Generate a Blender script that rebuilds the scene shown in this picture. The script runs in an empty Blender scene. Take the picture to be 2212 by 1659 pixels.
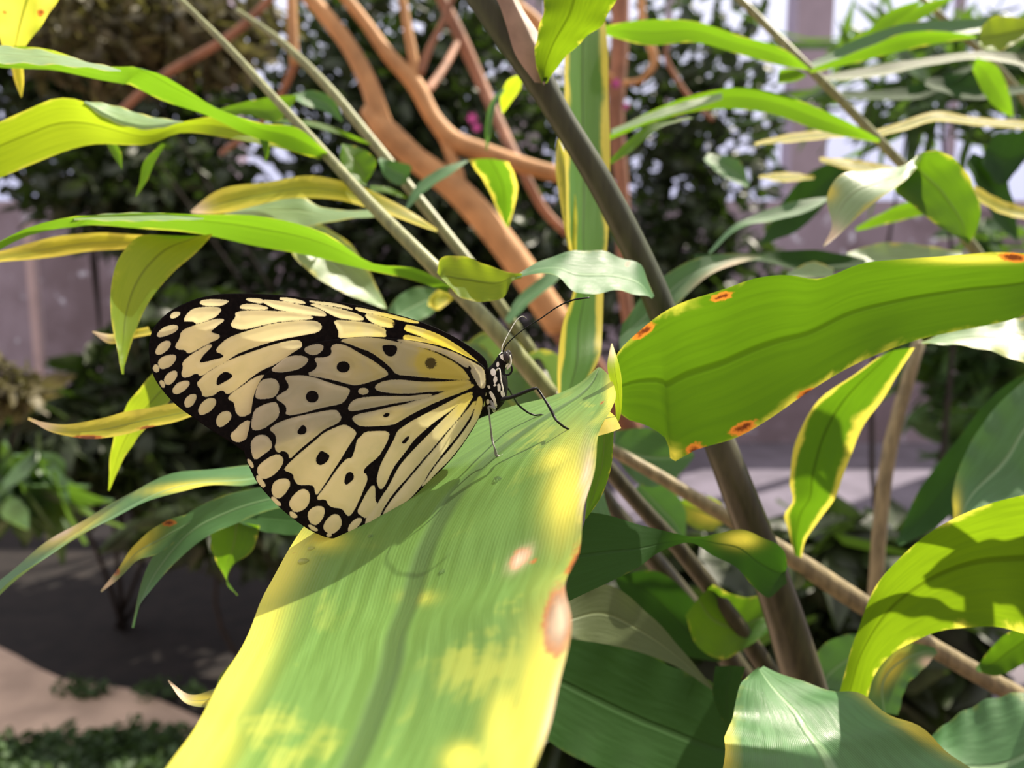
import bpy, math, random
import numpy as np
from mathutils import Vector
from mathutils.bvhtree import BVHTree
from mathutils.geometry import delaunay_2d_cdt
SC = bpy.context.scene
COL = SC.collection
# ------------------------------------------------------------------ camera, world, sun, exposure
FPX = 2212 * 28.0 / 36.0
PITCH = math.radians(-8)
CAM = np.array([0.0, 0.0, 1.2])
RT = np.array([1.0, 0, 0]); FW = np.array([0, math.cos(PITCH), math.sin(PITCH)]); UP = np.array([0, -math.sin(PITCH), math.cos(PITCH)])
cd = bpy.data.cameras.new('camera'); cam = bpy.data.objects.new('camera', cd); COL.objects.link(cam)
cam.location = CAM; cam.rotation_euler = (math.pi / 2 + PITCH, 0, 0)
cd.lens = 28; cd.sensor_width = 36; cd.clip_start = 0.005; cd.clip_end = 100
cd.dof.use_dof = True; cd.dof.focus_distance = 0.168; cd.dof.aperture_fstop = 15.0
SC.camera = cam
SC.view_settings.view_transform = 'Standard'; SC.view_settings.look = 'None'
SC.view_settings.gamma = 1; SC.view_settings.use_curve_mapping = False
SC.view_settings.exposure = 0.55
w = bpy.data.worlds.new('sky'); SC.world = w; w.use_nodes = True
bg = w.node_tree.nodes['Background']
tcw = w.node_tree.nodes.new('ShaderNodeTexCoord'); sep = w.node_tree.nodes.new('ShaderNodeSeparateXYZ')
crw = w.node_tree.nodes.new('ShaderNodeValToRGB')
w.node_tree.links.new(tcw.outputs['Generated'], sep.inputs[0]); w.node_tree.links.new(sep.outputs['Z'], crw.inputs[0])
crw.color_ramp.elements[0].position = 0.0; crw.color_ramp.elements[0].color = (0.60, 0.60, 0.78, 1)
crw.color_ramp.elements[1].position = 0.4; crw.color_ramp.elements[1].color = (1.0, 0.98, 1.0, 1)
w.node_tree.links.new(crw.outputs[0], bg.inputs[0]); bg.inputs[1].default_value = 0.95
sd = bpy.data.lights.new('sun', 'SUN'); sun = bpy.data.objects.new('sun', sd); COL.objects.link(sun)
sd.energy = 7.0; sd.angle = math.radians(0.6); sd.color = (1.0, 0.90, 0.74)
sun.location = (1, 1, 3)
sun.rotation_euler = Vector((0.52, 0.42, 0.88)).to_track_quat('Z', 'Y').to_euler()

# ------------------------------------------------------------------ helpers
def P(x, y, d):
    return CAM + d * (FW + (x - 1106.0) / FPX * RT - (y - 829.5) / FPX * UP)
def G(x, y, z=0.0):
    r = FW + (x - 1106.0) / FPX * RT - (y - 829.5) / FPX * UP
    return CAM + r * ((z - CAM[2]) / r[2])
def proj(v):
    q = np.asarray(v) - CAM
    d = q @ FW
    return 1106 + q @ RT / d * FPX, 829.5 - q @ UP / d * FPX
def spline(pts, n):
    p = np.asarray(pts, float)
    if len(p) == 2:
        t = np.linspace(0, 1, n)[:, None]; return p[0] * (1 - t) + p[1] * t
    seg = np.maximum(np.linalg.norm(np.diff(p[:, :3], axis=0), axis=1), 1e-9); s = np.concatenate([[0], np.cumsum(seg)])
    m = np.empty_like(p); m[0] = (p[1] - p[0]) / seg[0]; m[-1] = (p[-1] - p[-2]) / seg[-1]
    for i in range(1, len(p) - 1):
        a, b = seg[i - 1], seg[i]; m[i] = (b * (p[i] - p[i - 1]) / a + a * (p[i + 1] - p[i]) / b) / (a + b)
    out = []
    for t in np.linspace(0, s[-1], n):
        i = max(min(np.searchsorted(s, t, side='right') - 1, len(p) - 2), 0); h = seg[i]; u = (t - s[i]) / h
        out.append((2*u**3-3*u*u+1)*p[i] + (u**3-2*u*u+u)*h*m[i] + (3*u*u-2*u**3)*p[i+1] + (u**3-u*u)*h*m[i+1])
    return np.array(out)
def link(name, me, mat, parent=None):
    o = bpy.data.objects.new(name, me); COL.objects.link(o)
    if mat: me.materials.append(mat)
    if parent is not None:
        o.parent = parent; o.matrix_parent_inverse = parent.matrix_basis.inverted()
    return o
def mesh(name, V, F, mat, parent=None, smooth=True, attrs=None, uv=None):
    me = bpy.data.meshes.new(name); me.from_pydata([tuple(map(float, v)) for v in V], [], [tuple(map(int, f)) for f in F])
    if smooth: me.polygons.foreach_set('use_smooth', [True] * len(me.polygons))
    if attrs:
        for k, a in attrs.items():
            at = me.attributes.new(k, 'FLOAT', 'POINT'); at.data.foreach_set('value', np.asarray(a, dtype=np.float32))
    if uv is not None:
        l = me.uv_layers.new(name='UVMap'); idx = np.zeros(len(me.loops), dtype=np.int32); me.loops.foreach_get('vertex_index', idx)
        l.data.foreach_set('uv', np.asarray(uv, dtype=np.float32)[idx].ravel())
    me.update()
    return link(name, me, mat, parent)
def thing(name, label, cat, loc, group=None):
    o = bpy.data.objects.new(name, None); COL.objects.link(o); o.location = tuple(map(float, loc)); o.empty_display_size = 0.01
    o['label'] = label; o['category'] = cat
    if group: o['group'] = group
    return o
def tag(o, label=None, cat=None, group=None, kind=None):
    if label: o['label'] = label
    if cat: o['category'] = cat
    if group: o['group'] = group
    if kind: o['kind'] = kind
    return o
def tube_geo(pts, rad, ns=14, n=None, cap=True, flat=1.0):
    p = np.array([list(a) for a in pts], float); r = np.array(rad, float)
    if n is None: n = max(8, len(p) * 5)
    q = spline(np.hstack([p, r[:, None]]), n); P3 = q[:, :3]; R = np.maximum(q[:, 3], 1e-5)
    T = np.gradient(P3, axis=0); T /= np.linalg.norm(T, axis=1)[:, None] + 1e-12
    nrm = np.cross(T[0], [0.13, 0.9, 0.3]); nrm /= np.linalg.norm(nrm)
    V, F = [], []
    for i in range(n):
        nrm = nrm - T[i] * (nrm @ T[i]); nrm /= np.linalg.norm(nrm); b = np.cross(T[i], nrm)
        for k in range(ns):
            a = 2 * math.pi * k / ns
            V.append(P3[i] + R[i] * (math.cos(a) * nrm + math.sin(a) * b * flat))
        if i:
            for k in range(ns):
                k2 = (k + 1) % ns; F.append(((i - 1) * ns + k, (i - 1) * ns + k2, i * ns + k2, i * ns + k))
    if cap:
        V.append(P3[0] - T[0] * R[0] * .5); V.append(P3[-1] + T[-1] * R[-1] * .5)
        for k in range(ns):
            k2 = (k + 1) % ns
            F.append((n * ns, k2, k)); F.append((n * ns + 1, (n - 1) * ns + k, (n - 1) * ns + k2))
    return V, F
def tube(name, pts, rad, mat, parent=None, **k):
    V, F = tube_geo(pts, rad, **k)
    return mesh(name, V, F, mat, parent)
def ptube(name, pts, mat, parent=None, **k):
    """pts: (x, y, radius in px, depth)"""
    return tube(name, [P(a[0], a[1], a[3]) for a in pts], [a[2] / FPX * a[3] for a in pts], mat, parent, **k)

# ------------------------------------------------------------------ materials
class NT:
    def __init__(s, name):
        s.m = bpy.data.materials.new(name); s.m.use_nodes = True; s.t = s.m.node_tree; s.t.nodes.clear()
        s.out = s.t.nodes.new('ShaderNodeOutputMaterial')
    def n(s, typ, **k):
        x = s.t.nodes.new('ShaderNode' + typ)
        for a, b in k.items(): setattr(x, a, b)
        return x
    def s_(s, sock, v):
        if hasattr(v, 'is_linked') or hasattr(v, 'links'): s.t.links.new(v, sock)
        else: sock.default_value = v
    def math(s, op, a, b=0.0, c=0.0, clamp=False):
        x = s.n('Math', operation=op, use_clamp=clamp); s.s_(x.inputs[0], a); s.s_(x.inputs[1], b); s.s_(x.inputs[2], c); return x.outputs[0]
    def mix(s, f, a, b, mode='MIX'):
        x = s.n('Mix', data_type='RGBA', blend_type=mode); s.s_(x.inputs[0], f)
        s.s_(x.inputs[6], a if not isinstance(a, tuple) else (*a[:3], 1)); s.s_(x.inputs[7], b if not isinstance(b, tuple) else (*b[:3], 1)); return x.outputs[2]
    def mapr(s, v, a, b, c=0.0, d=1.0, smooth=True):
        x = s.n('MapRange', interpolation_type='SMOOTHSTEP' if smooth else 'LINEAR'); s.s_(x.inputs[0], v)
        for i, q in enumerate((a, b, c, d)): s.s_(x.inputs[i + 1], q)
        return x.outputs[0]
    def noise(s, vec, scale, detail=3, rough=.5, dist=0.0):
        x = s.n('TexNoise'); s.s_(x.inputs['Scale'], scale); x.inputs['Detail'].default_value = detail; x.inputs['Roughness'].default_value = rough
        x.inputs['Distortion'].default_value = dist
        if vec is not None: s.t.links.new(vec, x.inputs['Vector'])
        return x.outputs['Fac']
    def attr(s, name): return s.n('Attribute', attribute_name=name).outputs['Fac']
    def obj(s): return s.n('TexCoord').outputs['Object']
    def bsdf(s, col, rough=.5, spec=.5, bump=None, bstr=.3, bdist=.0005, trans=0.0, tcol=None, coat=0.0, metal=0.0):
        b = s.n('BsdfPrincipled'); s.s_(b.inputs['Base Color'], (*col[:3], 1) if isinstance(col, tuple) else col)
        s.s_(b.inputs['Roughness'], rough); s.s_(b.inputs['Specular IOR Level'], spec); s.s_(b.inputs['Coat Weight'], coat); b.inputs['Metallic'].default_value = metal
        res = b.outputs[0]; bn = None
        if bump is not None:
            x = s.n('Bump'); x.inputs['Strength'].default_value = bstr; x.inputs['Distance'].default_value = bdist
            s.t.links.new(bump, x.inputs['Height']); bn = x.outputs[0]; s.t.links.new(bn, b.inputs['Normal'])
        if tcol is not None:
            t = s.n('BsdfTranslucent'); s.s_(t.inputs[0], (*tcol[:3], 1) if isinstance(tcol, tuple) else tcol)
            mx = s.n('MixShader'); s.s_(mx.inputs[0], trans); s.t.links.new(res, mx.inputs[1]); s.t.links.new(t.outputs[0], mx.inputs[2]); res = mx.outputs[0]
        s.t.links.new(res, s.out.inputs[0]); return s.m

def leaf_mat(name, g=(.05, .16, .02), gt=(.20, .50, .01), yamt=.5, ythr=.85, mid=(.2, .32, .08), midw=.035, trans=.5, rough=.38,
             y=(.62, .55, .06), yt=(.95, .85, .10), patch=0.0, veinf=46.0, spec=.5, wide=.22, freq=1.0, damp=.25):
    s = NT(name); uv = s.n('UVMap').outputs[0]; sx = s.n('SeparateXYZ'); s.t.links.new(uv, sx.inputs[0]); u, v = sx.outputs[0], sx.outputs[1]
    e = s.math('MULTIPLY', s.math('ABSOLUTE', s.math('SUBTRACT', u, .5)), 2.0)
    ob = s.obj()
    sc = s.n('Mapping'); s.t.links.new(uv, sc.inputs[0]); sc.inputs['Scale'].default_value = (3.0 * freq, 9.0 * freq, 1)
    oi = s.n('ObjectInfo'); s.t.links.new(s.math('MULTIPLY', oi.outputs['Random'], 17.0), sc.inputs['Location'])
    n1 = s.noise(sc.outputs[0], 1.0, 4, .55, .4)
    sc2 = s.n('Mapping'); s.t.links.new(uv, sc2.inputs[0]); sc2.inputs['Scale'].default_value = (26, 5, 1); s.t.links.new(oi.outputs['Random'], sc2.inputs['Location'])
    n2 = s.noise(sc2.outputs[0], 1.0, 5, .6, .2)
    ev = s.math('ADD', e, s.math('MULTIPLY', s.math('SUBTRACT', n1, .5), .85))
    yf = s.math('MULTIPLY', s.mapr(ev, ythr - wide, ythr + wide * .6), yamt)
    if patch > 0: yf = s.math('MAXIMUM', yf, s.math('MULTIPLY', s.mapr(s.math('ADD', n1, s.math('MULTIPLY', n2, .35)), .70, .86), patch))
    yf = s.math('MAXIMUM', yf, s.math('MINIMUM', s.attr('yel'), 1.0))
    yf = s.math('MULTIPLY', yf, s.math('SUBTRACT', 1.0, s.attr('sup'), clamp=True))
    # pinnate parallel veins
    ph = s.math('ADD', s.math('MULTIPLY', v, veinf * 2.2), s.math('MULTIPLY', e, -veinf * .55))
    vn = s.math('SINE', s.math('MULTIPLY', ph, 6.283))
    fine = s.math('MULTIPLY', s.math('SINE', s.math('MULTIPLY', s.math('ADD', s.math('MULTIPLY', e, 46.0), s.math('MULTIPLY', v, -14.0)), 6.283)), .5)
    g2 = s.mix(s.mapr(n2, .35, .7), g, tuple(c * 1.35 + .004 for c in g))
    gt2 = s.mix(s.mapr(n2, .35, .7), gt, tuple(c * .82 for c in gt))
    c = s.mix(yf, g2, y); t = s.mix(yf, gt2, yt)
    c = s.mix(s.math('MULTIPLY', s.mapr(fine, .0, .5), .05), c, tuple(min(1, q * 1.9 + .02) for q in g))
    mf = s.math('MULTIPLY', s.mapr(e, midw * 2, midw * .6), 1.0)
    c = s.mix(mf, c, mid); t = s.mix(s.math('MULTIPLY', mf, .75), t, tuple(q * .45 for q in gt))
    br = s.math('ADD', s.attr('brn'), s.math('MULTIPLY', s.math('SUBTRACT', s.noise(ob, 900, 3), .5), .5))
    bf = s.mapr(br, .35, .62); bf2 = s.mapr(br, .62, .95)
    c = s.mix(bf, c, (.42, .15, .03)); t = s.mix(bf, t, (.75, .25, .03))
    c = s.mix(bf2, c, (.13, .035, .015)); t = s.mix(bf2, t, (.16, .04, .01))
    dr = s.math('MINIMUM', s.attr('dry'), 1.0)
    c = s.mix(dr, c, (.85, .66, .45)); t = s.mix(dr, t, (.9, .75, .5))
    bump = s.math('ADD', s.math('MULTIPLY', fine, .12), s.math('ADD', s.math('MULTIPLY', n2, .6), s.math('MULTIPLY', mf, -2.0)))
    rg = s.mapr(n2, .3, .75, rough - .06, rough + .14)
    return s.bsdf(c, rg, spec, bump=bump, bstr=.35, bdist=.0006, trans=trans, tcol=t)

def plain(name, col, rough=.6, var=.3, scale=60, bstr=.3, bdist=.001, spec=.4, trans=0, tcol=None, stretch=(1, 1, 1), metal=0):
    s = NT(name); mp = s.n('Mapping'); s.t.links.new(s.obj(), mp.inputs[0]); mp.inputs['Scale'].default_value = stretch
    n = s.noise(mp.outputs[0], scale, 5, .6)
    c = s.mix(s.mapr(n, .3, .7), tuple(q * (1 - var) for q in col), tuple(min(1, q * (1 + var)) for q in col))
    return s.bsdf(c, rough, spec, bump=n, bstr=bstr, bdist=bdist, trans=trans, tcol=tcol, metal=metal)

M = {}
M['front'] = leaf_mat('leaf_mottled_green_yellow', g=(.105, .205, .045), gt=(.20, .40, .02), yamt=1.0, ythr=1.08, y=(.80, .74, .10), yt=(.9, .8, .08), mid=(.075, .14, .04), midw=.05, trans=.24, rough=.38, patch=.35, spec=.42, wide=.26, veinf=60)  # wide dark midrib colour paints in the shadow of its groove
M['back'] = leaf_mat('leaf_sunlit_green', g=(.045, .15, .015), gt=(.16, .33, .008), yamt=.9, ythr=1.12, trans=.62)
M['big'] = leaf_mat('leaf_backlit_green', g=(.04, .14, .01), gt=(.11, .235, .005), yamt=.95, ythr=1.08, mid=(.05, .12, .01), trans=.68, wide=.16, rough=.55, spec=.25)
M['glow'] = leaf_mat('leaf_backlit_bright_green', g=(.04, .14, .01), gt=(.20, .33, .006), yamt=.95, ythr=1.08, mid=(.05, .12, .01), trans=.68, wide=.16, rough=.55, spec=.25)
M['marg'] = leaf_mat('leaf_yellow_margin', g=(.05, .17, .015), gt=(.15, .33, .006), yamt=1.0, ythr=.80, mid=(.04, .11, .01), trans=.5, wide=.14, freq=.6)
M['lime'] = leaf_mat('leaf_lime', g=(.10, .24, .015), gt=(.40, .53, .015), yamt=.7, ythr=1.05, mid=(.08, .17, .02), trans=.68)
M['yellow'] = leaf_mat('leaf_yellowing', g=(.35, .36, .04), gt=(.65, .60, .02), yamt=1.0, ythr=.6, y=(.74, .66, .10), yt=(.98, .86, .08), trans=.58)
M['teal'] = leaf_mat('leaf_matt_green', g=(.06, .155, .055), gt=(.12, .30, .03), yamt=.5, ythr=1.15, mid=(.22, .36, .18), trans=.25, rough=.42)
M['mid'] = leaf_mat('leaf_soft_green', g=(.15, .27, .11), gt=(.22, .38, .05), yamt=.7, ythr=1.0, mid=(.25, .36, .18), trans=.4, rough=.5)
M['caneg'] = plain('cane_grey_green', (.046, .054, .024), .42, .3, 40, .15, .0004, stretch=(8, 8, 1))
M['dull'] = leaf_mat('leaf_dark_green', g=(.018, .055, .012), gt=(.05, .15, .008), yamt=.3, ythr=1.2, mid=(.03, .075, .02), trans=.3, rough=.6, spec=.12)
M['pale'] = leaf_mat('leaf_glossy_pale', g=(.22, .34, .17), gt=(.30, .45, .06), yamt=.8, ythr=1.0, mid=(.3, .42, .2), trans=.35, rough=.3, spec=.7)  # pale tone, lent also to strips that paint leaf sheen
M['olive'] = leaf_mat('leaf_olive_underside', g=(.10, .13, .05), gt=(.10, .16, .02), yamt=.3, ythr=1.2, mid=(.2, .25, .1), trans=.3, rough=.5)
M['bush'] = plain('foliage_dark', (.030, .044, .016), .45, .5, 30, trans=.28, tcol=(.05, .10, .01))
M['bush2'] = plain('foliage_mid', (.05, .10, .035), .42, .5, 30, trans=.35, tcol=(.13, .26, .02))
M['bush3'] = plain('foliage_grey', (.11, .095, .045), .5, .5, 20, trans=.3, tcol=(.16, .16, .04))
M['cane'] = plain('cane_green_brown', (.048, .044, .018), .42, .35, 40, .15, .0004, spec=.5, stretch=(8, 8, 1))
M['cane2'] = plain('cane_pale_green', (.22, .235, .10), .45, .25, 60, .15, .0003, stretch=(6, 6, 1))
M['cane3'] = plain('cane_brown', (.23, .185, .095), .5, .35, 50, .2, .0004, stretch=(6, 6, 1))
M['sheath'] = plain('sheath_pinkish', (.36, .24, .17), .45, .25, 80, .2, .0003)
M['bark'] = plain('bark_orange_brown', (.48, .25, .095), .65, .25, 25, .4, .002)
M['bark2'] = plain('bark_red_brown', (.26, .12, .065), .7, .3, 25, .4, .002)
M['trunk'] = plain('bark_dark', (.02, .014, .01), .8, .3, 20, .4, .003)
M['soil'] = plain('soil', (.010, .007, .006), .9, .5, 12, .5, .01)
M['path'] = plain('path_sandstone', (.50, .36, .27), .85, .22, 5, .3, .004)
M['gcover'] = plain('ground_cover_leaf', (.05, .09, .035), .6, .5, 30, trans=.3, tcol=(.1, .2, .03))
M['frame'] = plain('frame_mauve_paint', (.36, .28, .31), .6, .12, 3)
M['petal'] = plain('petal_magenta', (.35, .06, .2), .5, .3, 30, trans=.3, tcol=(.5, .08, .3))
M['ribbon'] = plain('tie_orange', (.8, .22, .06), .5, .1, 30)

# ------------------------------------------------------------------ leaf builder
def leaf(parent, A, B, dA, dB, mat, name='leaf', fold=.10, ruf=.02, nu=14, nv=34, mid=.5, brn=(), yel=(), dry=(), sup=(), seed=None, arch=0.0, label=None, rf=9.0):
    """A, B: the two margins (x, y); dA, dB: distances along them; a folded, ruffled blade is lofted between."""
    rr = random.Random(seed if seed is not None else hash((A[0][0], B[-1][1])) % 9999)
    def edge(E, D):
        E = np.asarray(E, float); D = np.interp(np.linspace(0, 1, len(E)), np.linspace(0, 1, len(D)), D)
        return spline(np.array([P(x, y, d) for (x, y), d in zip(E, D)]), nv)
    a, b = edge(A, dA), edge(B, dB)
    V, UV = [], []
    ph = rr.random() * 6
    for i in range(nv):
        v = i / (nv - 1); ab = b[i] - a[i]; wd = np.linalg.norm(ab)
        i0, i1 = max(i - 1, 0), min(i + 1, nv - 1)
        tn = ((a[i1] + b[i1]) - (a[i0] + b[i0])); nn = np.cross(ab, tn); L = np.linalg.norm(nn); nn = nn / L if L > 1e-12 else np.zeros(3)
        if nn @ FW < 0: nn = -nn
        for j in range(nu + 1):
            u = j / nu; e = abs(u - .5) * 2
            p = a[i] + ab * u + nn * wd * (fold * (1 - e ** 1.3) + arch * (1 - e * e))
            p = p + nn * wd * ruf * (e ** 2) * math.sin(v * rf * 6.283 * .5 + ph + (3.1 if u > .5 else 0))
            V.append(p); UV.append((u, v))
    F = [(i * (nu + 1) + j, i * (nu + 1) + j + 1, (i + 1) * (nu + 1) + j + 1, (i + 1) * (nu + 1) + j) for i in range(nv - 1) for j in range(nu)]
    V = np.array(V); px, py = proj(V)
    def spots(S):
        r = np.zeros(len(V))
        for s in S:
            rx = s[2]; ry = s[3] if len(s) > 3 else rx; ang = s[4] if len(s) > 4 else 0
            c_, s_ = math.cos(ang), math.sin(ang); dx, dy = px - s[0], py - s[1]
            q = ((dx * c_ + dy * s_) / rx) ** 2 + ((-dx * s_ + dy * c_) / ry) ** 2
            r = np.maximum(r, np.clip(1.15 * np.exp(-q * .7), 0, 1))
        return r
    o = mesh(name, V, F, mat, parent, attrs={'brn': spots(brn), 'yel': spots(yel), 'dry': spots(dry), 'sup': spots(sup)}, uv=UV)
    if label: o['label'] = label
    return o
def sleaf(parent, C, d, mat, tilt=0.6, wmul=1.0, **k):
    """centre line (x, y, half width px); tilt turns the blade about its midrib."""
    C = np.asarray(C, float); n = max(10, len(C) * 4); q = spline(C, n)
    t = np.gradient(q[:, :2], axis=0); t /= np.linalg.norm(t, axis=1)[:, None] + 1e-9
    nx = np.stack([-t[:, 1], t[:, 0]], 1); hw = np.maximum(q[:, 2], .3)[:, None] * wmul
    A = q[:, :2] + nx * hw; B = q[:, :2] - nx * hw
    D = np.interp(np.linspace(0, 1, n), np.linspace(0, 1, len(d)), d)
    tl = np.interp(np.linspace(0, 1, n), np.linspace(0, 1, len(tilt)), tilt) if isinstance(tilt, (list, tuple)) else tilt
    off = hw[:, 0] / FPX * D * tl
    return leaf(parent, A, B, D + off, D - off, mat, **k)

# ------------------------------------------------------------------ setting: ground, path, walls, glazing
gv = [(-9, -2, 0), (9, -2, 0), (9, 9, 0), (-9, 9, 0)]
tag(mesh('floor', gv, [(0, 1, 2, 3)], M['soil'], smooth=False), 'dark bare soil bed under the planting', kind='structure')
up = [(-900, 1300), (-400, 1330), (0, 1405), (130, 1472), (300, 1502), (400, 1545), (520, 1600), (700, 1700), (900, 1900)]
ps = spline(np.array([[a, b, 0] for a, b in up], float), 40)
V = []; F = []
for i, (x, y, _) in enumerate(ps):
    g = G(x, y); V += [(g[0], g[1], .012), (g[0] - .3 * (1 - i / 39.), g[1] - 2.6, .012), (g[0], g[1], -.02)]
    if i: k = 3 * i; F += [(k - 3, k, k + 1, k - 2), (k - 1, k + 2, k, k - 3)]
tag(mesh('path', V, F, M['path'], smooth=False), 'curving pinkish sandstone garden path at the lower left', kind='structure')
s = NT('wall_mauve_render'); ob = s.obj(); n = s.noise(ob, 1.6, 5, .6); n2 = s.noise(ob, 9, 4, .6)
c = s.mix(s.mapr(n, .35, .65), (.20, .15, .165), (.36, .29, .335)); c = s.mix(s.mapr(n2, .60, .72), c, (.68, .66, .75))
M['wall'] = s.bsdf(c, .85, .3, bump=n2, bstr=.4, bdist=.01)
def box(x0, x1, y0, y1, z0, z1):
    V = [(x, y, z) for x in (x0, x1) for y in (y0, y1) for z in (z0, z1)]
    return V, [(0, 1, 3, 2), (4, 6, 7, 5), (0, 4, 5, 1), (2, 3, 7, 6), (0, 2, 6, 4), (1, 5, 7, 3)]
PV = [(x, y, .01) for x, y in ((.55, 1.3), (6.8, 1.3), (6.8, 5.5), (.55, 5.5))]
V = PV + [(x, y, -.02) for x, y, z in PV]
M['paving'] = plain('paving_lavender_grey', (.14, .12, .145), .8, .25, 3, .3, .004)
tag(mesh('paving', V, [(0, 1, 2, 3), (0, 4, 5, 1), (3, 2, 6, 7), (0, 3, 7, 4)], M['paving'], smooth=False), 'pale lavender grey paving behind the canes at the right', kind='structure')
WY = 5.5
V, F = box(-6, 7, WY, WY + .25, 0, 1.62)
tag(mesh('wall_back', V, F, M['wall'], smooth=False), 'low mauve rendered wall beneath the glazing', kind='structure')
V, F = box(-6, 7, -1.9, -1.65, 0, 3.6); tag(mesh('wall_front_blocker', V, F, M['wall'], smooth=False), 'unseen mauve wall added behind the camera to block fill light', kind='structure')  # unseen wall, added to keep sky fill off the camera side
V, F = box(-6.25, -6, -1.9, WY + .25, 0, 1.62); tag(mesh('wall_left_blocker', V, F, M['wall'], smooth=False), 'unseen low mauve wall added on the left side to cut fill light', kind='structure')  # out of view, added to reduce low fill from the left
V, F = box(7, 7.25, -1.9, WY + .25, 0, 1.62); tag(mesh('wall_right', V, F, M['wall'], smooth=False), 'low mauve wall on the right side', kind='structure')
gl = NT('glass'); tr = gl.n('BsdfTransparent'); gs = gl.n('BsdfGlossy'); gs.inputs['Roughness'].default_value = .02; tr.inputs[0].default_value = (.93, .94, 1, 1)
mx = gl.n('MixShader'); mx.inputs[0].default_value = .05; gl.t.links.new(tr.outputs[0], mx.inputs[1]); gl.t.links.new(gs.outputs[0], mx.inputs[2]); gl.t.links.new(mx.outputs[0], gl.out.inputs[0]); M['glass'] = gl.m
posts = [-5.9, -3.9, -1.95, 0.1, 1.98, 3.95, 5.9]
for i, x in enumerate(posts):
    V, F = box(x - .115, x + .115, WY - .03, WY + .2, 1.62, 4.6)
    tag(mesh('trim_%d' % (i + 1), V, F, M['frame'], smooth=False), 'mauve painted upright post of the glass wall', kind='structure')
    if i:
        x0 = posts[i - 1] + .115; x1 = x - .115
        V, F = box(x0, x1, WY + .07, WY + .076, 1.66, 4.5)
        wn = tag(mesh('window_%d' % i, V, F, M['glass'], smooth=False), 'clear greenhouse pane between mauve posts', kind='structure')
        V1, F1 = box(x0, x1, WY + .02, WY + .12, 1.62, 1.68); V2, F2 = box(x0, x1, WY + .02, WY + .12, 4.45, 4.6); V3, F3 = box((x0 + x1) / 2 - .02, (x0 + x1) / 2 + .02, WY + .03, WY + .11, 1.68, 4.45)
        mesh('window_frame', V1 + V2 + V3, F1 + [tuple(q + 8 for q in f) for f in F2] + [tuple(q + 16 for q in f) for f in F3], M['frame'], wn, smooth=False)

# ------------------------------------------------------------------ background shrubs
def foliage_geo(rng, blobs, n, L, W, droop=.5):
    V = []; F = []
    wt = np.array([b[3] * b[4] * b[5] for b in blobs]) ** .7; wt /= wt.sum()
    for _ in range(n):
        b = blobs[rng.choice(len(blobs), p=wt)]
        q = rng.normal(size=3); q /= np.linalg.norm(q); q *= rng.random() ** .45
        c = np.array(b[:3]) + q * np.array(b[3:6])
        if c[2] < .02: continue
        d = rng.normal(size=3); d[2] = d[2] * .5 - droop; d /= np.linalg.norm(d)
        sd_ = np.cross(d, rng.normal(size=3)); sd_ /= np.linalg.norm(sd_); nn = np.cross(d, sd_)
        l = L * (.6 + .8 * rng.random()); wv = W * (.7 + .6 * rng.random()); k = len(V); cv = rng.normal() * .25
        for t, ww in ((0, .05), (.3, .85), (.62, .9), (1, .04)):
            m = c + d * l * t - nn * cv * l * t * t
            V += [m - sd_ * wv * ww + nn * wv * .25, m, m + sd_ * wv * ww + nn * wv * .25]
        for a in range(3):
            o = k + 3 * a; F += [(o, o + 1, o + 4, o + 3), (o + 1, o + 2, o + 5, o + 4)]
    return V, F
def shrub(name, label, cat, blobs, n, L, W, mat, seed, bark='trunk', droop=.5, group=None, dx=0.0, dy=0.0):
    rng = np.random.default_rng(seed); b0 = blobs[0]
    base = (b0[0] + dx, b0[1] + dy, 0)
    t = thing(name, label, cat, base, group)
    V, F = foliage_geo(rng, blobs, n, L, W, droop); mesh('foliage', V, F, M[mat], t)
    V, F = [], []
    for b in blobs:
        for k in range(2):
            e = np.array(b[:3]) + rng.normal(size=3) * np.array(b[3:6]) * .35; e[2] = max(e[2], .08)
            m = (np.array(base) * .45 + e * .55) + rng.normal(size=3) * .04; m[2] = max(m[2], .04)
            v, f = tube_geo([np.array(base) + [rng.normal() * .02, rng.normal() * .02, 0], m, e], [.010, .006, .002], ns=6, n=8)
            o = len(V); V += v; F += [tuple(q + o for q in ff) for ff in f]
    mesh('stem', V, F, M[bark], t)
    return t
def B3(x, y, d, rx, ry, rz=None):
    """blob at a place of the view: centre x, y at distance d, radii given in px (width, height)"""
    c = P(x, y, d); k = d / FPX
    return (c[0], c[1], max(c[2], .05), rx * k, (rz if rz else max(rx, ry) * .5) * k, ry * k)
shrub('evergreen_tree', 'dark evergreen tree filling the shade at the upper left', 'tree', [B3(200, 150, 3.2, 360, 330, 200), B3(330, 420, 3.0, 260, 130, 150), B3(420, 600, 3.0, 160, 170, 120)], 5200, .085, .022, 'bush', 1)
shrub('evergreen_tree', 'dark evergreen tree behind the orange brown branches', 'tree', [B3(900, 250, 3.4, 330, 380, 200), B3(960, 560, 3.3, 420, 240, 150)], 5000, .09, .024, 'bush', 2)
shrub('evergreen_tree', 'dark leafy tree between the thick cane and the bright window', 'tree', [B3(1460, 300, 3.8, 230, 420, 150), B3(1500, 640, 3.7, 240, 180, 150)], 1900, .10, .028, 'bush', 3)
shrub('broadleaf_shrub', 'dry grey green twiggy shrub top left above the long leaves', 'shrub', [B3(300, 60, 2.2, 330, 130, 120)], 1100, .07, .016, 'bush3', 4, droop=.8, dx=.5, dy=1.2)
shrub('broadleaf_shrub', 'low dark green shrub behind the butterfly wings at the left', 'shrub', [B3(120, 950, 2.3, 260, 120, 110), B3(450, 860, 2.5, 300, 250, 120)], 2600, .12, .03, 'bush', 5, droop=.9, dy=.3)
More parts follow.
